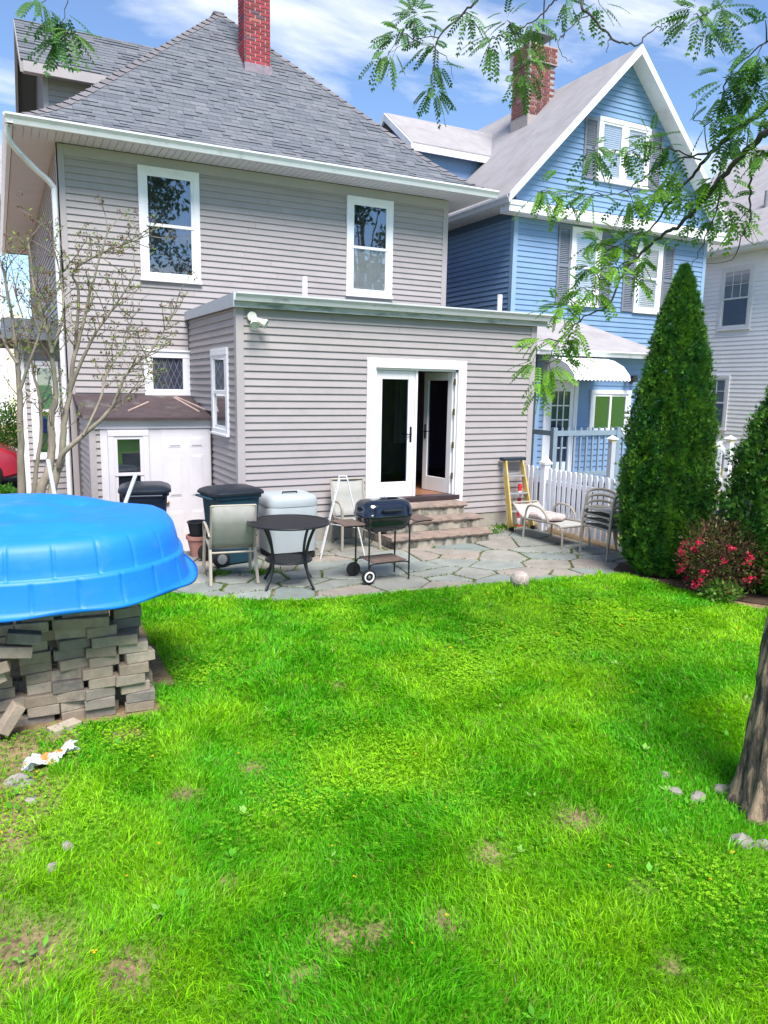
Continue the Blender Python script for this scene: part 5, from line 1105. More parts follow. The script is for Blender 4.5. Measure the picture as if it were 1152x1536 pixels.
for a, b, y, l in (((204, 711), (186, 760), 8.3, 'pale grey pole leaning behind the pool, beside the navy bin'), ((72, 690), (81, 738), 8.1, 'pale grey pole propped between the bare shrub stems')):
    p, q_ = Vector(onY(*a, y)), Vector(onY(*b, y-.15)); d = q_-p; t = -p.z/d.z; g_ = p+d*t; mb = MB(); mb.tube([tuple(g_+Vector((0, 0, .0))), tuple(p)], .021, 10); solo('pole', mb, greypole, l, 'pole', loc=tuple(g_), auto=50)
# crumpled wrapper
wr = onZ(78, 1147); mb = MB(); nu, nv = 26, 10; V_ = []; rr = random.Random(4)
for i in range(nu):
    for j in range(nv):
        u, v = i/(nu-1)-.5, j/(nv-1)-.5; sq = 1-.45*math.exp(-((u-.18)/.1)**2)
        V_.append((wr[0]+u*.30+.02*math.sin(v*9+u*5), wr[1]+.13*u+v*.11*sq+rr.uniform(-.006, .006), .04+.022*abs(math.sin(u*14+v*6))+.03*math.cos(v*7)*math.cos(u*8)+rr.uniform(-.008, .012)))
mb.add(V_, [(i*nv+j, (i+1)*nv+j, (i+1)*nv+j+1, i*nv+j+1) for i in range(nu-1) for j in range(nv-1)])
wm = M('wrapper_film', (.55, .57, .64), .3, .1, 8, c2=(.72, .25, .06), c2lo=.54, c2hi=.56, c2scale=7, spec=.6); o = solo('crumpled_wrapper', mb, wm, 'crumpled silver and orange wrapper lying in the grass', 'wrapper', loc=(wr[0], wr[1], .0), fix=False); o.modifiers.new('thick', 'SOLIDIFY').thickness = .002
# stones
rockm = M('fieldstone', (.23, .21, .19), .9, .25, 10, bump=.8, bscale=30, c2=(.33, .31, .28), c2lo=.5, c2hi=.7, c2scale=4); rk_ = random.Random(12)
def rock(px, py, wpx, lab, flat=.55):
    p = onZ(px, py); r_ = wpx*.4/FPX*np.linalg.norm(p-CAM); b = bmesh.new(); bmesh.ops.create_icosphere(b, subdivisions=2, radius=1); s = rk_.uniform(0, 99)
    for v in b.verts: k = 1+.35*(float(vnoise(v.co.x*1.3+s, v.co.y*1.3+v.co.z, .8, 5))-.5)*2; v.co = Vector((v.co.x*k*r_, v.co.y*k*r_*.8, v.co.z*k*r_*flat))
    me = bpy.data.meshes.new('stone'); b.to_mesh(me); b.free(); me.materials.append(rockm); o = bpy.data.objects.new('stone', me); col.objects.link(o); o.location = (p[0], p[1], r_*flat*.15); o.rotation_euler = (0, 0, rk_.uniform(0, 6)); tag(o, lab, 'stone', 'stones in the lawn'); return o
for a in ((1046, 1198, 34, 'pale stone lying in the grass left of the leaning trunk'), (1112, 1264, 44, 'flat pale stone at the foot of the leaning trunk'), (1150, 1272, 30, 'rounded stone at the foot of the leaning trunk'), (1012, 1188, 24, 'small pale stone in a row leading to the trunk'), (998, 1163, 20, 'small pinkish stone in the grass near the trunk'), (1085, 1188, 40, 'mossy stone wedged against the trunk roots'),
          (30, 1178, 46, 'grey stone beside the crumpled wrapper'), (46, 1202, 22, 'small grey stone in the weedy bare soil'), (102, 1270, 22, 'brownish stone in the grass of the weedy corner'), (80, 1302, 24, 'upright grey stone in the weedy corner')): rock(*a)

# ================================================================== FOLIAGE TOOLS
def diamonds(p, d, s, L_, W_, mid=.45):
    """one four-cornered leaf each: p base, d direction, s side (unit), L length, W width"""
    L_ = np.broadcast_to(np.asarray(L_, float), (len(p),))[:, None]; W_ = np.broadcast_to(np.asarray(W_, float), (len(p),))[:, None]
    m_ = p+d*L_*mid; v = np.stack([p, m_+s*W_/2, p+d*L_, m_-s*W_/2], 1).reshape(-1, 3); return v
def unit(a): return a/np.maximum(np.linalg.norm(a, axis=-1, keepdims=True), 1e-9)
def leaf_object(name, verts, colors, mt, parent=None, loc=(0, 0, 0)):
    nq = len(verts)//4; me = fastmesh(name, verts-np.asarray(loc if parent is None else tuple(OFF[parent])), np.arange(nq*4), 4, mt, colors); o = bpy.data.objects.new(name, me); col.objects.link(o)
    if parent: o.parent = parent
    else: o.location = loc
    return o
leafm = attr_mat('leaf', .5, .4)
needle = attr_mat('scale_foliage', .6, .2)
# ---- clipped evergreen cones
def evergreen(loc, H_, prof, label, seed, n=42000):
    r = np.random.default_rng(seed); t = wthing('evergreen_tree', loc, label, 'tree', 'conical evergreens by the fence'); x0, y0, z0 = loc
    mb = MB(); mb.tube([(x0, y0, z0-.05), (x0+.02, y0, z0+H_*.5), (x0, y0, z0+H_*.93)], [.07, .05, .012], 8); part('trunk', mb, M('cedar_bark', (.10, .07, .05), .9, .2), t)
    zz = r.random(n*3)**1.15; pr = np.interp(zz, [a for a, b in prof], [b for a, b in prof]); keep = r.random(n*3) < (pr/.55+.12); zz, pr = zz[keep][:n], pr[keep][:n]; n = len(zz)
    th = r.random(n)*2*np.pi; lump = .80+.40*vnoise(th*3.2+50, zz*9, .55, seed)+.14*vnoise(th*9+20, zz*30, .6, seed+1); depth = 1-.42*r.random(n)**2.2+.16*r.random(n)**9
    rr_ = pr*lump*depth; p = np.stack([x0+rr_*np.cos(th), y0+rr_*np.sin(th), z0+.04+zz*H_*.97], 1)
    out = np.stack([np.cos(th), np.sin(th), np.zeros(n)], 1); up = np.array([0, 0, 1.0]); ax = unit(out*(.55+.5*r.random(n))[:, None]+up*(.75+.5*r.random(n))[:, None]+r.normal(0, .22, (n, 3)))
    sd_ = unit(np.cross(ax, out+r.normal(0, .6, (n, 3)))); V_ = []; C_ = []
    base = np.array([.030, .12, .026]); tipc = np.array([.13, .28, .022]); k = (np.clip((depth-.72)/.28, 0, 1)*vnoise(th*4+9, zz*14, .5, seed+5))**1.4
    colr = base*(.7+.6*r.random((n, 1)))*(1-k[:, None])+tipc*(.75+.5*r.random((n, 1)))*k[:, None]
    for a in (-.62, -.25, .12, .5):
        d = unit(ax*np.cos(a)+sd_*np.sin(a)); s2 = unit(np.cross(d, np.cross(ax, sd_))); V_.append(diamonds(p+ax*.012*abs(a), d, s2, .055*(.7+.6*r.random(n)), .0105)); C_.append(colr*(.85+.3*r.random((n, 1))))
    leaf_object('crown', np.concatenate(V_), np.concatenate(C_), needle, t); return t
evergreen((7.36, 6.66, 0), 3.84, [(0, .29), (.05, .38), (.15, .445), (.28, .455), (.42, .435), (.55, .385), (.7, .30), (.85, .185), (.95, .09), (1, .012)], 'tall conical evergreen between the chair stack and the pink azalea', 3)
evergreen((8.22, 5.42, 0), 3.3, [(0, .48), (.06, .62), (.15, .74), (.3, .76), (.45, .70), (.6, .52), (.75, .34), (.88, .17), (1, .01)], 'broad conical evergreen right of the pink azalea', 8, 40000)
# ---- azalea
def bush(name, loc, r_, h, label, cat, seed, n, cols, lw=.03, ll=.05, flowers=0, stems=14, twiggy=0):
    g_ = np.random.default_rng(seed); t = wthing(name, loc, label, cat); x0, y0, z0 = loc; mb = MB(); rs = random.Random(seed); tips = []
    for i in range(stems):
        a = rs.uniform(0, 6.28); k = rs.uniform(.35, 1); e = Vector((x0+r_*k*math.cos(a)*.85, y0+r_*k*math.sin(a)*.85, z0+h*rs.uniform(.6, 1.02))); m_ = Vector((x0, y0, z0)).lerp(e, .5)+Vector((rs.uniform(-.05, .05), rs.uniform(-.05, .05), .04)); mb.tube([(x0, y0, z0-.02), m_, e], [.012, .007, .003], 5); tips.append(e)
        for j in range(twiggy): e2 = m_.lerp(e, rs.random())+Vector((rs.uniform(-.14, .14), rs.uniform(-.14, .14), rs.uniform(.03, .2))); mb.tube([m_.lerp(e, .3), e2], [.004, .002], 4); tips.append(e2)
    part('stem', mb, M('brown_twig', (.085, .05, .04), .9, .2), t)
    u = g_.normal(size=(n, 3)); u = unit(u); rad = g_.random(n)**.4; p = np.array([x0, y0, z0+h*.5])+u*rad[:, None]*np.array([r_, r_, h*.52])*(.75+.5*vnoise(u[:, 0]*3+9, u[:, 1]*3+u[:, 2]*2, .6, seed))[:, None]; p[:, 2] = np.maximum(p[:, 2], z0+.02)
    d = unit(u+g_.normal(0, .6, (n, 3))+np.array([0, 0, .4])); s = unit(np.cross(d, g_.normal(size=(n, 3)))); c = np.array(cols)[g_.integers(0, len(cols), n)]*(.7+.6*g_.random((n, 1)))
    leaf_object('foliage', diamonds(p, d, s, ll*(.6+.8*g_.random(n)), lw), c, leafm, t)
    if flowers:
        fv, fc = [], []
        for i in range(flowers):
            a = rs.uniform(0, 6.28); kz = rs.uniform(.1, .85); c0 = np.array([x0+r_*.9*math.cos(a)*math.sqrt(1-(kz-.45)**2), y0+r_*.9*math.sin(a)*math.sqrt(1-(kz-.45)**2), z0+h*kz]); m_ = 30
            dd = unit(g_.normal(size=(m_, 3))+np.array([math.cos(a), math.sin(a), .3])); ss = unit(np.cross(dd, g_.normal(size=(m_, 3)))); fv.append(diamonds(c0+dd*.012+g_.normal(0, .018, (m_, 3)), dd, ss, .028, .022)); fc.append(np.array([.75, .02, .10])*(.7+.6*g_.random((m_, 1)))+np.array([.08, .04, .05])*g_.random((m_, 1)))
        leaf_object('flowers', np.concatenate(fv), np.concatenate(fc), leafm, t)
    return t
bush('azalea_bush', (7.26, 5.72, .02), .46, .84, 'azalea bush with scattered pink flowers between the evergreens', 'bush', 6, 5600, [(.10, .05, .035), (.16, .09, .05), (.06, .10, .02), (.12, .05, .04), (.09, .15, .03)], .02, .042, flowers=34, stems=22, twiggy=4)
bush('hosta_plant', (7.05, 5.5, .02), .2, .2, 'low bright green plants at the foot of the azalea', 'plant', 16, 420, [(.10, .22, .03), (.14, .28, .05)], .035, .06, stems=6)
p = onY(24, 665, 20.6); bush('shrub', (p[0]-.05, 20.6, -.05), .6, 1.8, 'leafy green shrub at the driveway beside the red car', 'shrub', 9, 5200, [(.08, .20, .03), (.13, .27, .04), (.05, .13, .02)], .04, .065)
p = onY(8, 720, 14.6); bush('shrub', (p[0]-.1, 14.6, -.05), .32, .5, 'low bright green shrub in front of the red car', 'shrub', 19, 4200, [(.07, .22, .03), (.10, .28, .03)], .03, .06)

# ---- bare multi-stemmed shrub tree behind the pool
bark2 = M('grey_bark', (.24, .205, .165), .9, .25, 12, bump=.7, bscale=35, c2=(.20, .22, .14), c2lo=.5, c2hi=.68, c2scale=5, stretch=(1, 1, .35))
lt = wthing('shrub_tree', (.55, 9.3, 0), 'sparse multi-stemmed small tree with brown seed heads behind the pool', 'tree')
def PL(pts, y0, y1): return [Vector(onY(a, b, y0+(y1-y0)*i/max(1, len(pts)-1))) for i, (a, b) in enumerate(pts)]
stems = [(PL([(33, 800), (32, 739), (31, 648), (29, 586), (26, 540), (18, 480), (4, 400)], 9.2, 9.0), .05, .012),
         (PL([(60, 800), (62, 736), (73, 707), (78, 669), (77, 627), (83, 596), (80, 557), (77, 519), (62, 470), (50, 420), (40, 352)], 9.3, 9.5), .062, .010),
         (PL([(66, 790), (83, 717), (94, 680), (96, 638), (104, 590), (112, 534), (126, 480), (140, 420), (165, 335)], 9.3, 9.6), .055, .008),
         (PL([(88, 700), (94, 681), (125, 653), (156, 625), (172, 603), (187, 566), (203, 547), (232, 520), (266, 458)], 9.28, 8.9), .036, .005),
         (PL([(103, 592), (119, 550), (140, 506), (165, 469), (187, 437), (206, 405)], 9.45, 9.1), .026, .005),
         (PL([(112, 530), (118, 440), (109, 408), (146, 383), (190, 365), (226, 352)], 9.55, 9.2), .02, .004),
         (PL([(48, 760), (55, 700), (62, 650), (60, 600), (50, 560), (40, 500), (20, 430)], 9.35, 9.7), .03, .006),
         (PL([(77, 530), (95, 470), (90, 410), (75, 350)], 9.4, 9.8), .022, .004), (PL([(29, 590), (45, 540), (60, 500), (70, 455), (100, 400)], 9.1, 8.9), .02, .004), (PL([(26, 545), (10, 520), (-10, 470), (-30, 400)], 9.05, 9.2), .02, .004),
         (PL([(125, 653), (150, 600), (160, 560), (185, 520), (200, 470)], 9.15, 9.5), .018, .004), (PL([(165, 612), (200, 585), (225, 560)], 9.1, 9.3), .012, .003)]
trs = random.Random(31); mbt = MB(); tw = MB(); tips = []; buds = []
for pts, r0, r1 in stems:
    P_ = catmull(pts, 5); n = len(P_); mbt.tube([p+Vector((trs.uniform(-1, 1), trs.uniform(-1, 1), 0))*r0*.12 for p in P_], [1.0*(r0+(r1-r0)*(i/(n-1))**.8) for i in range(n)], 9)
    for i in range(int(n*.35), n):
        for _ in range(trs.choice([0, 1, 1, 2]) if r0 < .03 or i > n*.6 else trs.choice([0, 1])):
            b0 = P_[i]; dr_v = (P_[min(i+1, n-1)]-P_[i-1]).normalized(); v = (dr_v*.6+Vector((trs.gauss(0, .7), trs.gauss(0, .7), trs.gauss(.25, .5)))).normalized(); L_ = trs.uniform(.12, .5); q1 = b0+v*L_*.5+Vector((0, 0, trs.uniform(-.02, .04))); q2 = q1+(v+Vector((trs.gauss(0, .35), trs.gauss(0, .35), .15))).normalized()*L_*.5
            tw.tube([b0, q1, q2], [.0065, .0048, .0025], 5); tips.append(q2); buds += [b0.lerp(q1, trs.random()), q1.lerp(q2, trs.random()), q2]
            for __ in range(2): e = q1.lerp(q2, trs.random()); e2 = e+Vector((trs.gauss(0, .08), trs.gauss(0, .08), trs.gauss(.05, .06))); tw.tube([e, e2], [.003, .0018], 4); tips.append(e2); buds.append(e2)
    tips.append(P_[-1])
part('trunk', mbt, bark2, lt, auto=60); part('twigs', tw, M('twig_bark', (.20, .165, .13), .9, .2), lt, fix=False)
g_ = np.random.default_rng(5); B = np.array([tuple(b) for b in buds]); B = np.repeat(B, 2, 0)+g_.normal(0, .015, (len(B)*2, 3)); n = len(B); d = unit(g_.normal(size=(n, 3))+np.array([0, 0, .5])); s = unit(np.cross(d, g_.normal(size=(n, 3)))); leaf_object('leaves', diamonds(B, d, s, .038*(.5+g_.random(n)), .018), np.array([.20, .30, .05])*(.6+.7*g_.random((n, 1))), leafm, lt)
T_ = np.array([tuple(b) for b in tips if trs.random() < .5]); T_ = np.repeat(T_, 12, 0)+g_.normal(0, .016, (len(T_)*12, 3)); n = len(T_); d = unit(g_.normal(size=(n, 3))); s = unit(np.cross(d, g_.normal(size=(n, 3)))); leaf_object('seed_heads', diamonds(T_, d, s, .022, .014), np.array([.16, .075, .065])*(.6+.8*g_.random((n, 1))), leafm, lt)

# ---- locust tree: leaning trunk on the right, limbs reaching over the yard
bark = M('furrowed_bark', (.27, .20, .135), .95, .3, 7, bump=2.2, bscale=7, c2=(.07, .058, .048), c2lo=.47, c2hi=.56, c2scale=5, stretch=(4.5, 4.5, .7))
lo_t = wthing('locust_tree', (3.82, 2.5, 0), 'leaning rough-barked tree at the lawn edge with feathery drooping branches', 'tree')
def trunk_mesh(pts, rad, seed, n=40, furrow=.05, flare=0.0):
    P_ = catmull(pts, 10); k = len(P_); mb = MB(); rads = np.interp(np.linspace(0, 1, k), np.linspace(0, 1, len(rad)), rad)
    for i, p in enumerate(P_):
        d = (P_[min(i+1, k-1)]-P_[max(0, i-1)]).normalized(); a = d.cross(Vector((0, 1, 0))).normalized(); b = d.cross(a)
        for j in range(n):
            t = 2*math.pi*j/n; h = p.z; fz = 1+furrow*(abs(math.sin(t*6.5+.6*math.sin(h*3+t*2)+.3*h))-.5)*2+.06*(float(vnoise(t*2.4+5, h*2.2, .5, seed))-.5)+.13*(float(vnoise(t*9, h*3.5, .5, seed+3))-.5)+.06*(float(vnoise(t*20, h*11, .5, seed+4))-.5)
            if flare: fz += flare*math.exp(-max(0, h)/.16)*(.35+.9*max(0, math.sin(t*2.5+1.0))**2)
            mb.v.append(tuple(p+(a*math.cos(t)+b*math.sin(t))*rads[i]*fz))
    for i in range(k-1):
        for j in range(n): mb.f.append((i*n+j, i*n+(j+1) % n, (i+1)*n+(j+1) % n, (i+1)*n+j))
    return mb
tb0 = onZ(1163, 1212); TX, TY = tb0[0], tb0[1]
top = Vector((TX+.85, TY+.35, 3.6))
part('trunk', trunk_mesh([(TX-.02, TY, -.12), (TX, TY, .12), (TX+.05, TY+.02, .55), (TX+.16, TY+.06, 1.2), (TX+.45, TY+.18, 2.4), top], [.205, .185, .165, .155, .145, .13], 2, 72, .11, .26), bark, lo_t, smooth=True)
ends = {}
limb_mb = MB(); dark_bark = M('limb_bark', (.065, .058, .055), .9, .25, 12, bump=.5, bscale=40)
LIMBS = [  # (photo pixel, distance) way-points; every limb starts from the trunk top outside the frame
    ([(1240, 60, 4.3), (1152, 157, 4.9), (1098, 200, 5.2), (1062, 236, 5.35), (1037, 265, 5.5), (1005, 304, 5.6), (983, 336, 5.7), (966, 352, 5.7)], .045, .008),
    ([(1235, 130, 4.2), (1152, 197, 4.7), (1119, 229, 4.9), (1083, 265, 5.1), (1048, 308, 5.25), (1015, 340, 5.4), (990, 356, 5.5), (955, 386, 5.6), (930, 418, 5.65), (912, 458, 5.7), (870, 480, 5.75), (838, 512, 5.8), (822, 545, 5.8)], .05, .004),
    ([(1140, 235, 4.8), (1124, 268, 4.9), (1127, 315, 4.95), (1116, 350, 5.0), (1098, 388, 5.05), (1060, 395, 5.1)], .016, .003),
    ([(1083, 265, 5.1), (1076, 310, 5.15), (1056, 365, 5.2), (1038, 398, 5.25)], .014, .003),
    ([(1069, 229, 5.3), (1026, 238, 5.4), (990, 247, 5.5), (965, 265, 5.6), (940, 286, 5.7), (905, 293, 5.75), (850, 290, 5.8), (812, 288, 5.85)], .014, .003),
    ([(1050, 240, 5.35), (1010, 225, 5.3), (975, 222, 5.3), (930, 228, 5.3), (888, 222, 5.3)], .010, .003),
    ([(1300, -60, 4.4), (1100, -60, 5.0), (900, -45, 5.4), (740, -40, 5.6), (715, 0, 5.7), (693, 22, 5.75), (660, 55, 5.8), (650, 98, 5.85), (646, 122, 5.85)], .04, .004),
    ([(900, -45, 5.4), (845, -10, 5.4), (825, 8, 5.45), (798, 34, 5.5), (770, 46, 5.5), (742, 56, 5.55), (722, 70, 5.6)], .016, .003),
    ([(880, -40, 5.4), (874, 8, 5.2), (884, 22, 5.2), (912, 52, 5.2), (935, 64, 5.2), (957, 67, 5.2), (975, 48, 5.2), (998, 34, 5.2)], .018, .006),
    ([(912, 52, 5.2), (915, 62, 5.2), (910, 78, 5.2)], .007, .004), ([(884, 22, 5.2), (850, 45, 5.15), (838, 62, 5.1), (845, 85, 5.1), (860, 92, 5.1)], .007, .003),
    ([(1180, -40, 4.6), (1110, -10, 5.0), (1075, 8, 5.1), (1050, 28, 5.1), (1030, 45, 5.1)], .014, .003),
    ([(1230, 20, 4.3), (1150, 62, 4.8), (1110, 95, 5.0), (1085, 130, 5.1)], .02, .003),
    ([(700, -42, 5.7), (400, -70, 5.6), (200, -50, 5.2), (110, -20, 4.9), (60, 5, 4.8)], .02, .003), ([(110, -20, 4.9), (95, 25, 4.9), (90, 60, 4.9)], .006, .003),
    ([(1062, 236, 5.35), (1055, 190, 5.3), (1040, 175, 5.25), (1048, 150, 5.2), (1062, 140, 5.2)], .008, .002), ([(1116, 350, 5.0), (1130, 365, 5.0), (1150, 360, 5.0)], .006, .002),
    ([(930, 418, 5.65), (900, 420, 5.6), (885, 440, 5.6)], .008, .002), ([(660, 55, 5.8), (620, 60, 5.8), (585, 78, 5.8)], .008, .002), ([(654, 75, 5.8), (675, 95, 5.8), (680, 120, 5.8)], .006, .002)]
for pts, r0, r1 in LIMBS:
    P_ = [Vector(atD(*p)) for p in pts]
    if pts[0][0] > 1160: P_ = [top+Vector((0, 0, -.15)), top.lerp(P_[0], .5)+Vector((.1, 0, .25))]+P_
    Q_ = catmull(P_, 5); n = len(Q_); limb_mb.tube([p+Vector((trs.gauss(0, 1), trs.gauss(0, 1), trs.gauss(0, 1)))*.006 for p in Q_], [.62*(r0+(r1-r0)*(i/(n-1))**.7) for i in range(n)], 8)
LPTS = [Vector(atD(*p)) for l in LIMBS for p in l[0]]
CL = [  # leaf clusters: pixel centre, radius in pixels, number of leaves, distance
    (622, 18, 32, 20, 5.75), (600, 50, 26, 14, 5.8), (582, 84, 24, 13, 5.8), (645, 66, 24, 12, 5.8), (655, 100, 18, 8, 5.85), (652, 138, 20, 12, 5.85), (708, 24, 22, 11, 5.7),
    (735, 62, 26, 14, 5.55), (760, 30, 22, 9, 5.5), (800, 42, 24, 12, 5.5), (785, 118, 26, 13, 5.55), (795, 80, 18, 7, 5.5), (850, 5, 22, 8, 5.4), (900, 8, 16, 6, 5.4),
    (1040, 22, 34, 20, 5.1), (1085, 18, 24, 10, 5.0), (1068, 45, 22, 9, 5.1), (1135, 85, 26, 16, 4.8), (1095, 120, 34, 20, 5.0), (1130, 135, 30, 22, 4.9), (1085, 150, 24, 12, 5.1), (1125, 185, 34, 26, 4.85), (1145, 230, 26, 18, 4.8), (1095, 215, 26, 16, 5.1), (1075, 185, 22, 9, 5.2),
    (893, 228, 26, 13, 5.3), (945, 222, 24, 13, 5.3), (975, 205, 20, 8, 5.3), (1000, 222, 22, 10, 5.35), (820, 290, 28, 14, 5.85), (850, 300, 22, 9, 5.8), (885, 292, 24, 13, 5.75), (950, 305, 28, 16, 5.6), (985, 290, 26, 15, 5.5), (1010, 262, 24, 13, 5.45), (1040, 300, 26, 15, 5.3), (1070, 275, 26, 15, 5.2), (1095, 305, 24, 12, 5.1), (1060, 330, 24, 10, 5.2), (1110, 330, 18, 7, 5.0),
    (960, 350, 24, 12, 5.65), (930, 365, 26, 13, 5.65), (900, 365, 24, 11, 5.7), (885, 400, 26, 13, 5.65), (925, 400, 24, 12, 5.6), (868, 432, 26, 13, 5.7), (895, 440, 22, 9, 5.65), (838, 460, 26, 14, 5.8), (865, 470, 22, 9, 5.75), (955, 420, 18, 6, 5.6), (960, 395, 20, 8, 5.6),
    (808, 512, 20, 9, 5.8), (800, 545, 20, 9, 5.8), (845, 510, 24, 9, 5.78), (825, 555, 22, 10, 5.8), (812, 580, 20, 8, 5.8), (862, 500, 18, 6, 5.75), (850, 540, 18, 5, 5.8),
    (60, 8, 24, 9, 4.8), (92, 30, 24, 14, 4.9), (85, 62, 22, 11, 4.9), (112, 50, 16, 6, 4.9), (1148, 30, 16, 6, 4.7)]
lr = np.random.default_rng(77); LV, LC = [], []; RS = MB()
for (cx, cy, rp, nl, dist) in CL:
    c0 = atD(cx, cy, dist); rw = rp/FPX*dist; near = min(LPTS, key=lambda q: (q-Vector(c0)).length)
    nl = max(7, int(nl*1.35)); tw_dir = unit((c0-np.array(near))[None]+1e-6)[0]
    if (Vector(c0)-near).length > .03: limb_mb.tube([near, near.lerp(Vector(c0), .5)+Vector((0, 0, .02)), Vector(c0)], [.005, .004, .002], 5)
    warm = lr.random()*.4+(.5 if cy > 250 else .0)  # random leaf tone, plus upper clusters painted darker as silhouettes against the sky
    for _ in range(nl):
        off = lr.normal(0, .42, 3)*rw; off[2] *= .8; p0 = c0+off*.7; out = unit((off+tw_dir*rw*.4+np.array([0, 0, -.25*rw]))[None])[0]
        d0 = unit((out+lr.normal(0, .25, 3))[None])[0]; Ln = .135*(.7+.6*lr.random()); k = 7; tt = (np.arange(k)+1)/k
        droop = np.array([0, 0, -1.0])*(.35+.3*lr.random()); ctr = p0+d0*Ln*tt[:, None]+droop*Ln*(tt**2)[:, None]*.6
        dd = unit(d0+droop*1.2*tt[:, None]); side = unit(np.cross(dd, np.array([0, 0, 1.0])+lr.normal(0, .25, 3))); nrm_ = np.cross(side, dd)
        col_ = (np.array([.045, .15, .045])*(1-warm)+np.array([.20, .42, .02])*warm)*(.75+.5*lr.random())
        for sg in (-1, 1):
            ld_ = unit(side*sg*1.0+dd*.55+np.array([0, 0, -.25])); LV.append(diamonds(ctr-dd*.004*sg, ld_, unit(np.cross(ld_, nrm_)), .038*(1-.3*np.abs(tt-.5)), .0175)); LC.append(np.tile(col_, (k, 1))*(.85+.3*lr.random((k, 1))))
        LV.append(diamonds(ctr[-1:], dd[-1:], side[-1:], .04, .017)); LC.append(col_[None]); RS.tube([tuple(p0), tuple(ctr[3]), tuple(ctr[-1])], [.0016, .0013, .0008], 4, caps=False)
part('branches', limb_mb, dark_bark, lo_t, fix=False, auto=60); part('leaf_stalks', RS, M('green_stalk', (.08, .12, .03), .7), lo_t, fix=False, kind='stuff')
leaf_object('leaves', np.concatenate(LV), np.concatenate(LC), leafm, lo_t)

# ================================================================== LAWN
gr_ = np.random.default_rng(99)
def project(x, y, z=0.0):
    q_ = np.stack([x, y, np.zeros_like(x)+z-HCAM], -1); w = q_@_f; return 576+FPX*(q_@_r)/w, 768-FPX*(q_@_u)/w, w
BARE = [(867, 1233, .15), (505, 1408, .11), (560, 1402, .08), (25, 1430, .22), (190, 1448, .13), (508, 1033, .07), (908, 1028, .08), (455, 1468, .06), (735, 1285, .09), (665, 1385, .08), (20, 1250, .16), (1120, 1050, .08), (380, 1148, .09), (275, 1185, .09), (340, 1330, .06), (1010, 1440, .06), (960, 1330, .05), (80, 1110, .2), (190, 1100, .12)]
BP = [(onZ(a, b)[0], onZ(a, b)[1], r) for a, b, r in BARE]
CLV = [(820, 960, .7), (560, 1140, .55), (930, 930, .6), (300, 1010, .3), (450, 1210, .3), (60, 1230, .35), (1050, 1330, .35), (150, 1120, .3), (700, 1010, .4)]
CV = [(onZ(a, b)[0], onZ(a, b)[1], r) for a, b, r in CLV]
def lawn_mask(x, y):
    ok = (y < patio_front(x)-.02+.05*(vnoise(x, y, .2, 8)-.5)) & ~((x > 6.9+.35*np.clip(7.05-y, 0, 3)*.35+.12*(vnoise(x, y, .3, 6)-.5)) & (y > 4.0) & (y < 7.6)) & (x < 9)
    ok &= ~((x > -.5) & (x < .9) & (y > 5.15) & (y < 5.6)) & ~(((x-TX)**2+(y-TY)**2) < .2**2) & ~((x > -1.2) & (x < 1.1) & (y > 5.6))
    return ok & ~((x < 1.15) & (y > 8.4))
def bare(x, y):
    b = np.zeros_like(x)
    for bx_, by_, r in BP: b = np.maximum(b, np.exp(-(((x-bx_)**2+(y-by_)**2)/(r*r))*1.2))
    left = np.clip((.12+.35*(vnoise(x, y, .5, 15)-.5)+np.clip((y-4.2)/1.4, 0, 1)*.55-x)/.35, 0, 1)*np.clip((y-2.4)/.5, 0, 1)
    return np.maximum(b, left*.85)
def clover(x, y):
    c = np.zeros_like(x)
    for cx, cy, r in CV: c = np.maximum(c, np.exp(-((x-cx)**2+(y-cy)**2)/(r*r)))
    return np.clip(c*1.2*(.4+.9*vnoise(x, y, .3, 12))+.5*np.clip(vnoise(x, y, .8, 13)-.62, 0, 1), 0, 1)
def scatter(n, x0, x1, y0, y1, margin=170):
    x = gr_.uniform(x0, x1, n); y = gr_.uniform(y0, y1, n); px, py, w = project(x, y); k = (w > .3) & (px > -margin) & (px < 1152+margin) & (py < 1536+margin*.8) & lawn_mask(x, y); return x[k], y[k], w[k]
xs, ys, ds = [], [], []
for (y0, y1, den) in ((1.1, 3.2, 16000), (3.2, 4.6, 12000), (4.6, 6.0, 8000), (6.0, 8.9, 5200)):
    a, b = -1.5, 8.2; n = int((b-a)*(y1-y0)*den); x, y, w = scatter(n, a, b, y0, y1); k = gr_.random(len(x)) < (1-.93*bare(x, y))*(1-.45*clover(x, y))*(.55+.6*vnoise(x, y, .25, 21)); xs.append(x[k]); ys.append(y[k]); ds.append(w[k])
x = np.concatenate(xs); y = np.concatenate(ys); w = np.concatenate(ds); n = len(x); z = ground_h(x, y)
# coarser clumps of a taller grass
cx_, cy_, _w = scatter(900, -1.5, 8.2, 1.1, 7.4); kq = gr_.random(len(cx_)) < .5; cx_, cy_ = cx_[kq], cy_[kq]; ncl = len(cx_); nb_ = 34
qx = np.repeat(cx_, nb_)+gr_.normal(0, .03, ncl*nb_); qy = np.repeat(cy_, nb_)+gr_.normal(0, .03, ncl*nb_); pxx, pyy, wq = project(qx, qy); x = np.concatenate([x, qx]); y = np.concatenate([y, qy]); w = np.concatenate([w, wq]); is_cl = np.arange(len(x)) >= n; n = len(x); z = ground_h(x, y)
tall = vnoise(x, y, .55, 22)*.6+vnoise(x, y, .18, 23)*.4
hgt = (.034+.058*np.clip(tall-.18, 0, 1)**1.1)*(.6+.75*gr_.random(n))*(1-.4*bare(x, y))
wid = .0050*(.7+.6*gr_.random(n))*np.clip(w/3.6, 1, 2.1)
hgt = np.where(is_cl, .05+.07*gr_.random(n), hgt); wid = np.where(is_cl, wid*1.25, wid)
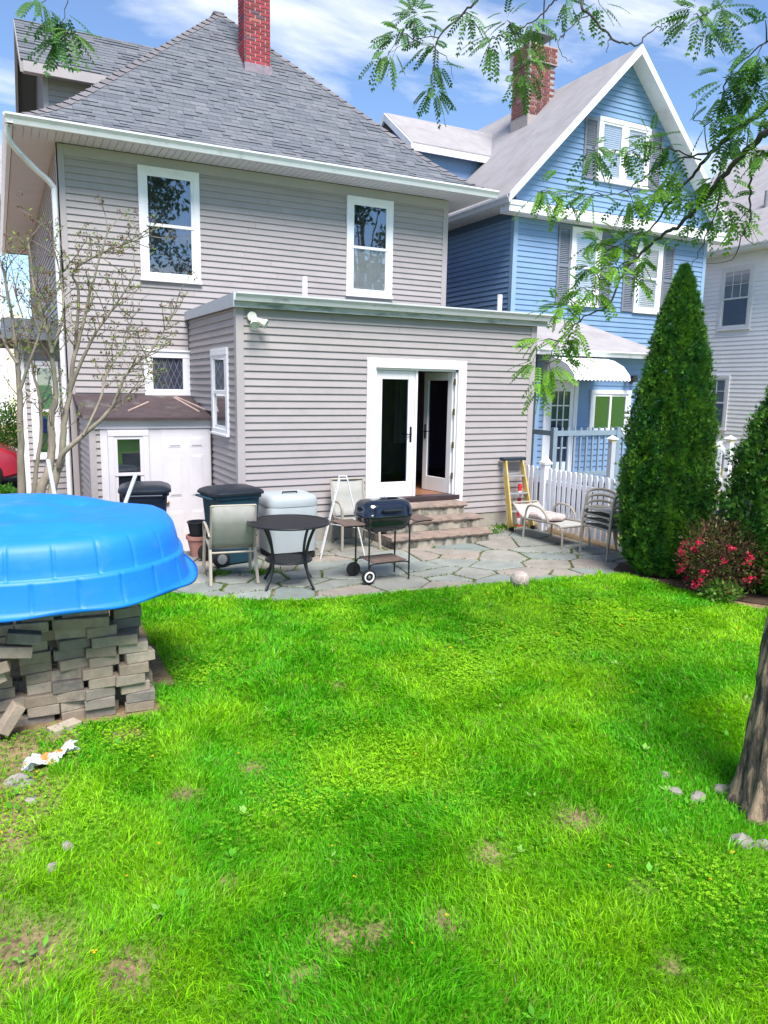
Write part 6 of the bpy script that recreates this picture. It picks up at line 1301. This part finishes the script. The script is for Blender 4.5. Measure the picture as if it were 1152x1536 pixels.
ang = gr_.random(n)*2*np.pi; bend = np.stack([np.cos(ang), np.sin(ang)], 1)*(.25+.55*gr_.random(n))[:, None]; bend += np.stack([vnoise(x, y, .3, 31)-.5, vnoise(x, y, .3, 32)-.5], 1)*1.1
sa = gr_.random(n)*np.pi; sx = np.stack([np.cos(sa), np.sin(sa), np.zeros(n)], 1)
b0 = np.stack([x, y, z-.004], 1); m0 = b0+np.stack([bend[:, 0]*hgt*.35, bend[:, 1]*hgt*.35, hgt*.6], 1); t0 = b0+np.stack([bend[:, 0]*hgt*1.05, bend[:, 1]*hgt*1.05, hgt*(1.0-.25*np.minimum(1, np.linalg.norm(bend, axis=1)))], 1)
V_ = np.stack([b0-sx*wid[:, None]/2, b0+sx*wid[:, None]/2, m0+sx*wid[:, None]*.42, m0-sx*wid[:, None]*.42, t0], 1).reshape(-1, 3)
i5 = (np.arange(n)*5)[:, None]; F_ = (i5+np.array([[0, 1, 2, 0, 2, 3, 3, 2, 4]])).reshape(-1)
patch = np.clip(vnoise(x, y, .9, 41)*.55+vnoise(x, y, .28, 42)*.45, 0, 1)[:, None]; kk = np.clip((patch-.30)/.42, 0, 1)
cg = np.array([.11, .47, .006])*(1-kk)+np.array([.31, .63, .010])*kk; cg = cg*(.55+.85*gr_.random((n, 1))); dry = gr_.random(n) < (.025+.10*bare(x, y)); cg[dry] = np.array([.36, .31, .10])*(.7+.5*gr_.random((dry.sum(), 1)))
ta = ground.data.attributes.new('thatch', 'FLOAT', 'POINT'); fx_, fy_ = GX.ravel(), GY.ravel(); lm_ = np.where(((np.abs(fx_) < 12) & (fy_ < 9) & (fy_ > 0) & lawn_mask(fx_, fy_)) | (fy_ <= 0), 1.0, np.where(fx_ > 9.3, .22, 0.0)); ta.data.foreach_set('value', (lm_*np.clip(1-1.6*bare(fx_, fy_), 0, 1)).astype(np.float32))
grass_m = attr_mat('grass_blade', .5, .5, .3)
gme = fastmesh('grass', V_, F_, 3, grass_m, np.repeat(cg, 3, 0)); go = bpy.data.objects.new('grass', gme); col.objects.link(go); tag(go, 'bright green uneven lawn grass', 'grass', kind='stuff')
print('grass blades', n)
# clover and small broad leaves
x, y, w = scatter(210000, -1.5, 8.2, 1.1, 7.6); k = gr_.random(len(x)) < (clover(x, y)*.85+.05+.25*bare(x, y)); x, y, w = x[k], y[k], w[k]; n = len(x); z = ground_h(x, y)+.012+.035*gr_.random(n); V_, C_ = [], []
cc = (np.array([.13, .34, .012])*(1-clover(x, y))[:, None]+np.array([.27, .56, .012])*clover(x, y)[:, None])*(.7+.55*gr_.random((n, 1))); a0 = gr_.random(n)*6.28; size = .0105*(.7+.7*gr_.random(n))*np.clip(w/4.5, 1, 1.6)
yf = gr_.random(n) < .004; cc[yf] = np.array([.75, .50, .02]); z[yf] += .03
for j in range(3):
    a = a0+j*2.094; d = np.stack([np.cos(a), np.sin(a), .25*gr_.normal(size=n)+.15], 1); d = unit(d); s = unit(np.cross(d, np.array([0, 0, 1.0])+gr_.normal(0, .25, (n, 3)))); V_.append(diamonds(np.stack([x, y, z], 1), d, s, size, size*.95, .6)); C_.append(cc*(.9+.2*gr_.random((n, 1))))
o = leaf_object('clover', np.concatenate(V_), np.concatenate(C_), leafm); tag(o, 'yellow-green clover patches in the lawn', 'clover', kind='stuff'); print('clover', n)
# broad-leaved weeds
wx, wy, ww_ = scatter(520, -1.2, 6.5, 1.2, 6.5); k = gr_.random(len(wx)) < .45; wx, wy = wx[k], wy[k]; V_, C_ = [], []
for a, b in zip(wx, wy):
    m_ = gr_.integers(3, 8); th = gr_.random(m_)*6.28; el = gr_.uniform(.25, 1.0, m_); d = unit(np.stack([np.cos(th), np.sin(th), el], 1)); s = unit(np.cross(d, np.array([0, 0, 1.0]))); L_ = gr_.uniform(.022, .055, m_); zz = float(ground_h(a, b)); pb = np.array([a, b, zz+.02])+d*.012
    c_ = (np.array([.11, .40, .02]) if gr_.random() < .75 else np.array([.26, .50, .10]))*gr_.uniform(.75, 1.25, (m_, 1))
    V_.append(diamonds(pb, d, s, L_, L_*gr_.uniform(.4, .62, m_), .5)); C_.append(c_)
o = leaf_object('broadleaf_weeds', np.concatenate(V_), np.concatenate(C_), leafm); tag(o, 'broad-leaved weeds scattered through the lawn', 'weeds', kind='stuff')
# weeds in the patio joints
V_, C_ = [], []
for (x0, y0, x1, y1) in JOINTS:
    L_ = math.hypot(x1-x0, y1-y0); m_ = int(L_*gr_.uniform(5, 85)*(1 if gr_.random() < .75 else 2.2))
    if m_ < 1: continue
    t = gr_.random(m_); p = np.stack([x0+(x1-x0)*t, y0+(y1-y0)*t, np.full(m_, -.012)], 1)+gr_.normal(0, .012, (m_, 3))*np.array([1, 1, .2]); d = unit(gr_.normal(0, .7, (m_, 3))+np.array([0, 0, .8])); s = unit(np.cross(d, gr_.normal(size=(m_, 3)))); V_.append(diamonds(p, d, s, gr_.uniform(.012, .038, m_), .010)); C_.append(np.array([.13, .22, .025])*(.6+.7*gr_.random((m_, 1))))
o = leaf_object('patio_weeds', np.concatenate(V_), np.concatenate(C_), leafm); tag(o, 'small weeds and moss growing in the patio joints', 'weeds', kind='stuff')
for (px, py, s, wl_) in ((735, 800, 1, 'leafy weed tuft at the corner of the stone steps'), (757, 792, 1.3, 'leafy weed tuft at the foot of the yellow ladder'), (395, 860, 1, 'leafy weed tuft under the round black table'), (640, 812, .8, 'leafy weed tuft in front of the stone steps'), (330, 862, .7, 'leafy weed tuft under the beige chair by the table')):
    p = onZ(px, py); n = int(160*s); q_ = np.array([p[0], p[1], .0])+gr_.normal(0, .07*s, (n, 3))*np.array([1.4, .8, .0]); d = unit(gr_.normal(0, .7, (n, 3))+np.array([0, 0, .9])); sd_ = unit(np.cross(d, gr_.normal(size=(n, 3)))); o = leaf_object('weed_tuft', diamonds(q_-np.array([p[0], p[1], 0]), d, sd_, gr_.uniform(.03, .09, n), .02), np.array([.09, .22, .02])*(.6+.7*gr_.random((n, 1))), leafm, None, (0, 0, 0)); o.location = (p[0], p[1], 0)
    tag(o, wl_, 'weed', 'weed tufts on the patio')

# ---- yard trees behind the viewpoint (they show in the window reflections)
def yard_tree(loc, H_, r_, seed, n=3800):
    g2 = np.random.default_rng(seed); rs = random.Random(seed); t = wthing('shade_tree', loc, 'broad leafy shade tree standing at the back of the yard', 'tree', 'shade trees behind the lawn'); x0, y0, z0 = loc; mb = MB(); mb.tube([(x0, y0, -.1), (x0+.1, y0, H_*.4), (x0, y0+.1, H_*.8)], [.28, .2, .08], 10); cs = []
    for i in range(16):
        a = rs.uniform(0, 6.28); k = rs.uniform(.3, 1); e = Vector((x0+r_*k*math.cos(a), y0+r_*k*math.sin(a), H_*rs.uniform(.3, .97))); mb.tube([(x0, y0, H_*rs.uniform(.25, .5)), Vector((x0, y0, H_*.45)).lerp(e, .5), e], [.09, .05, .015], 6); cs.append((e, rs.uniform(.7, 1.3)))
    part('trunk', mb, bark, t); ci = g2.integers(0, len(cs), n); c = np.array([tuple(e) for e, q in cs])[ci]; rr_ = np.array([q for e, q in cs])[ci]
    p = c+unit(g2.normal(size=(n, 3)))*(rr_*g2.random(n)**.5)[:, None]; d = unit(g2.normal(size=(n, 3))); s2 = unit(np.cross(d, g2.normal(size=(n, 3)))); leaf_object('crown', diamonds(p, d, s2, .28*(.6+.7*g2.random(n)), .15), np.array([.04, .10, .02])*(.6+.8*g2.random((n, 1))), leafm, t)
for (x, y, h, r_, sd_) in ((-6.5, -9, 13, 3.6, 1), (-1.0, -13, 15, 4.0, 2), (5.0, -10, 12, 3.4, 3), (16.5, -9, 13, 3.4, 5), (-12, -5, 12, 3.4, 4)): yard_tree((x, y, 0), h, r_, sd_)
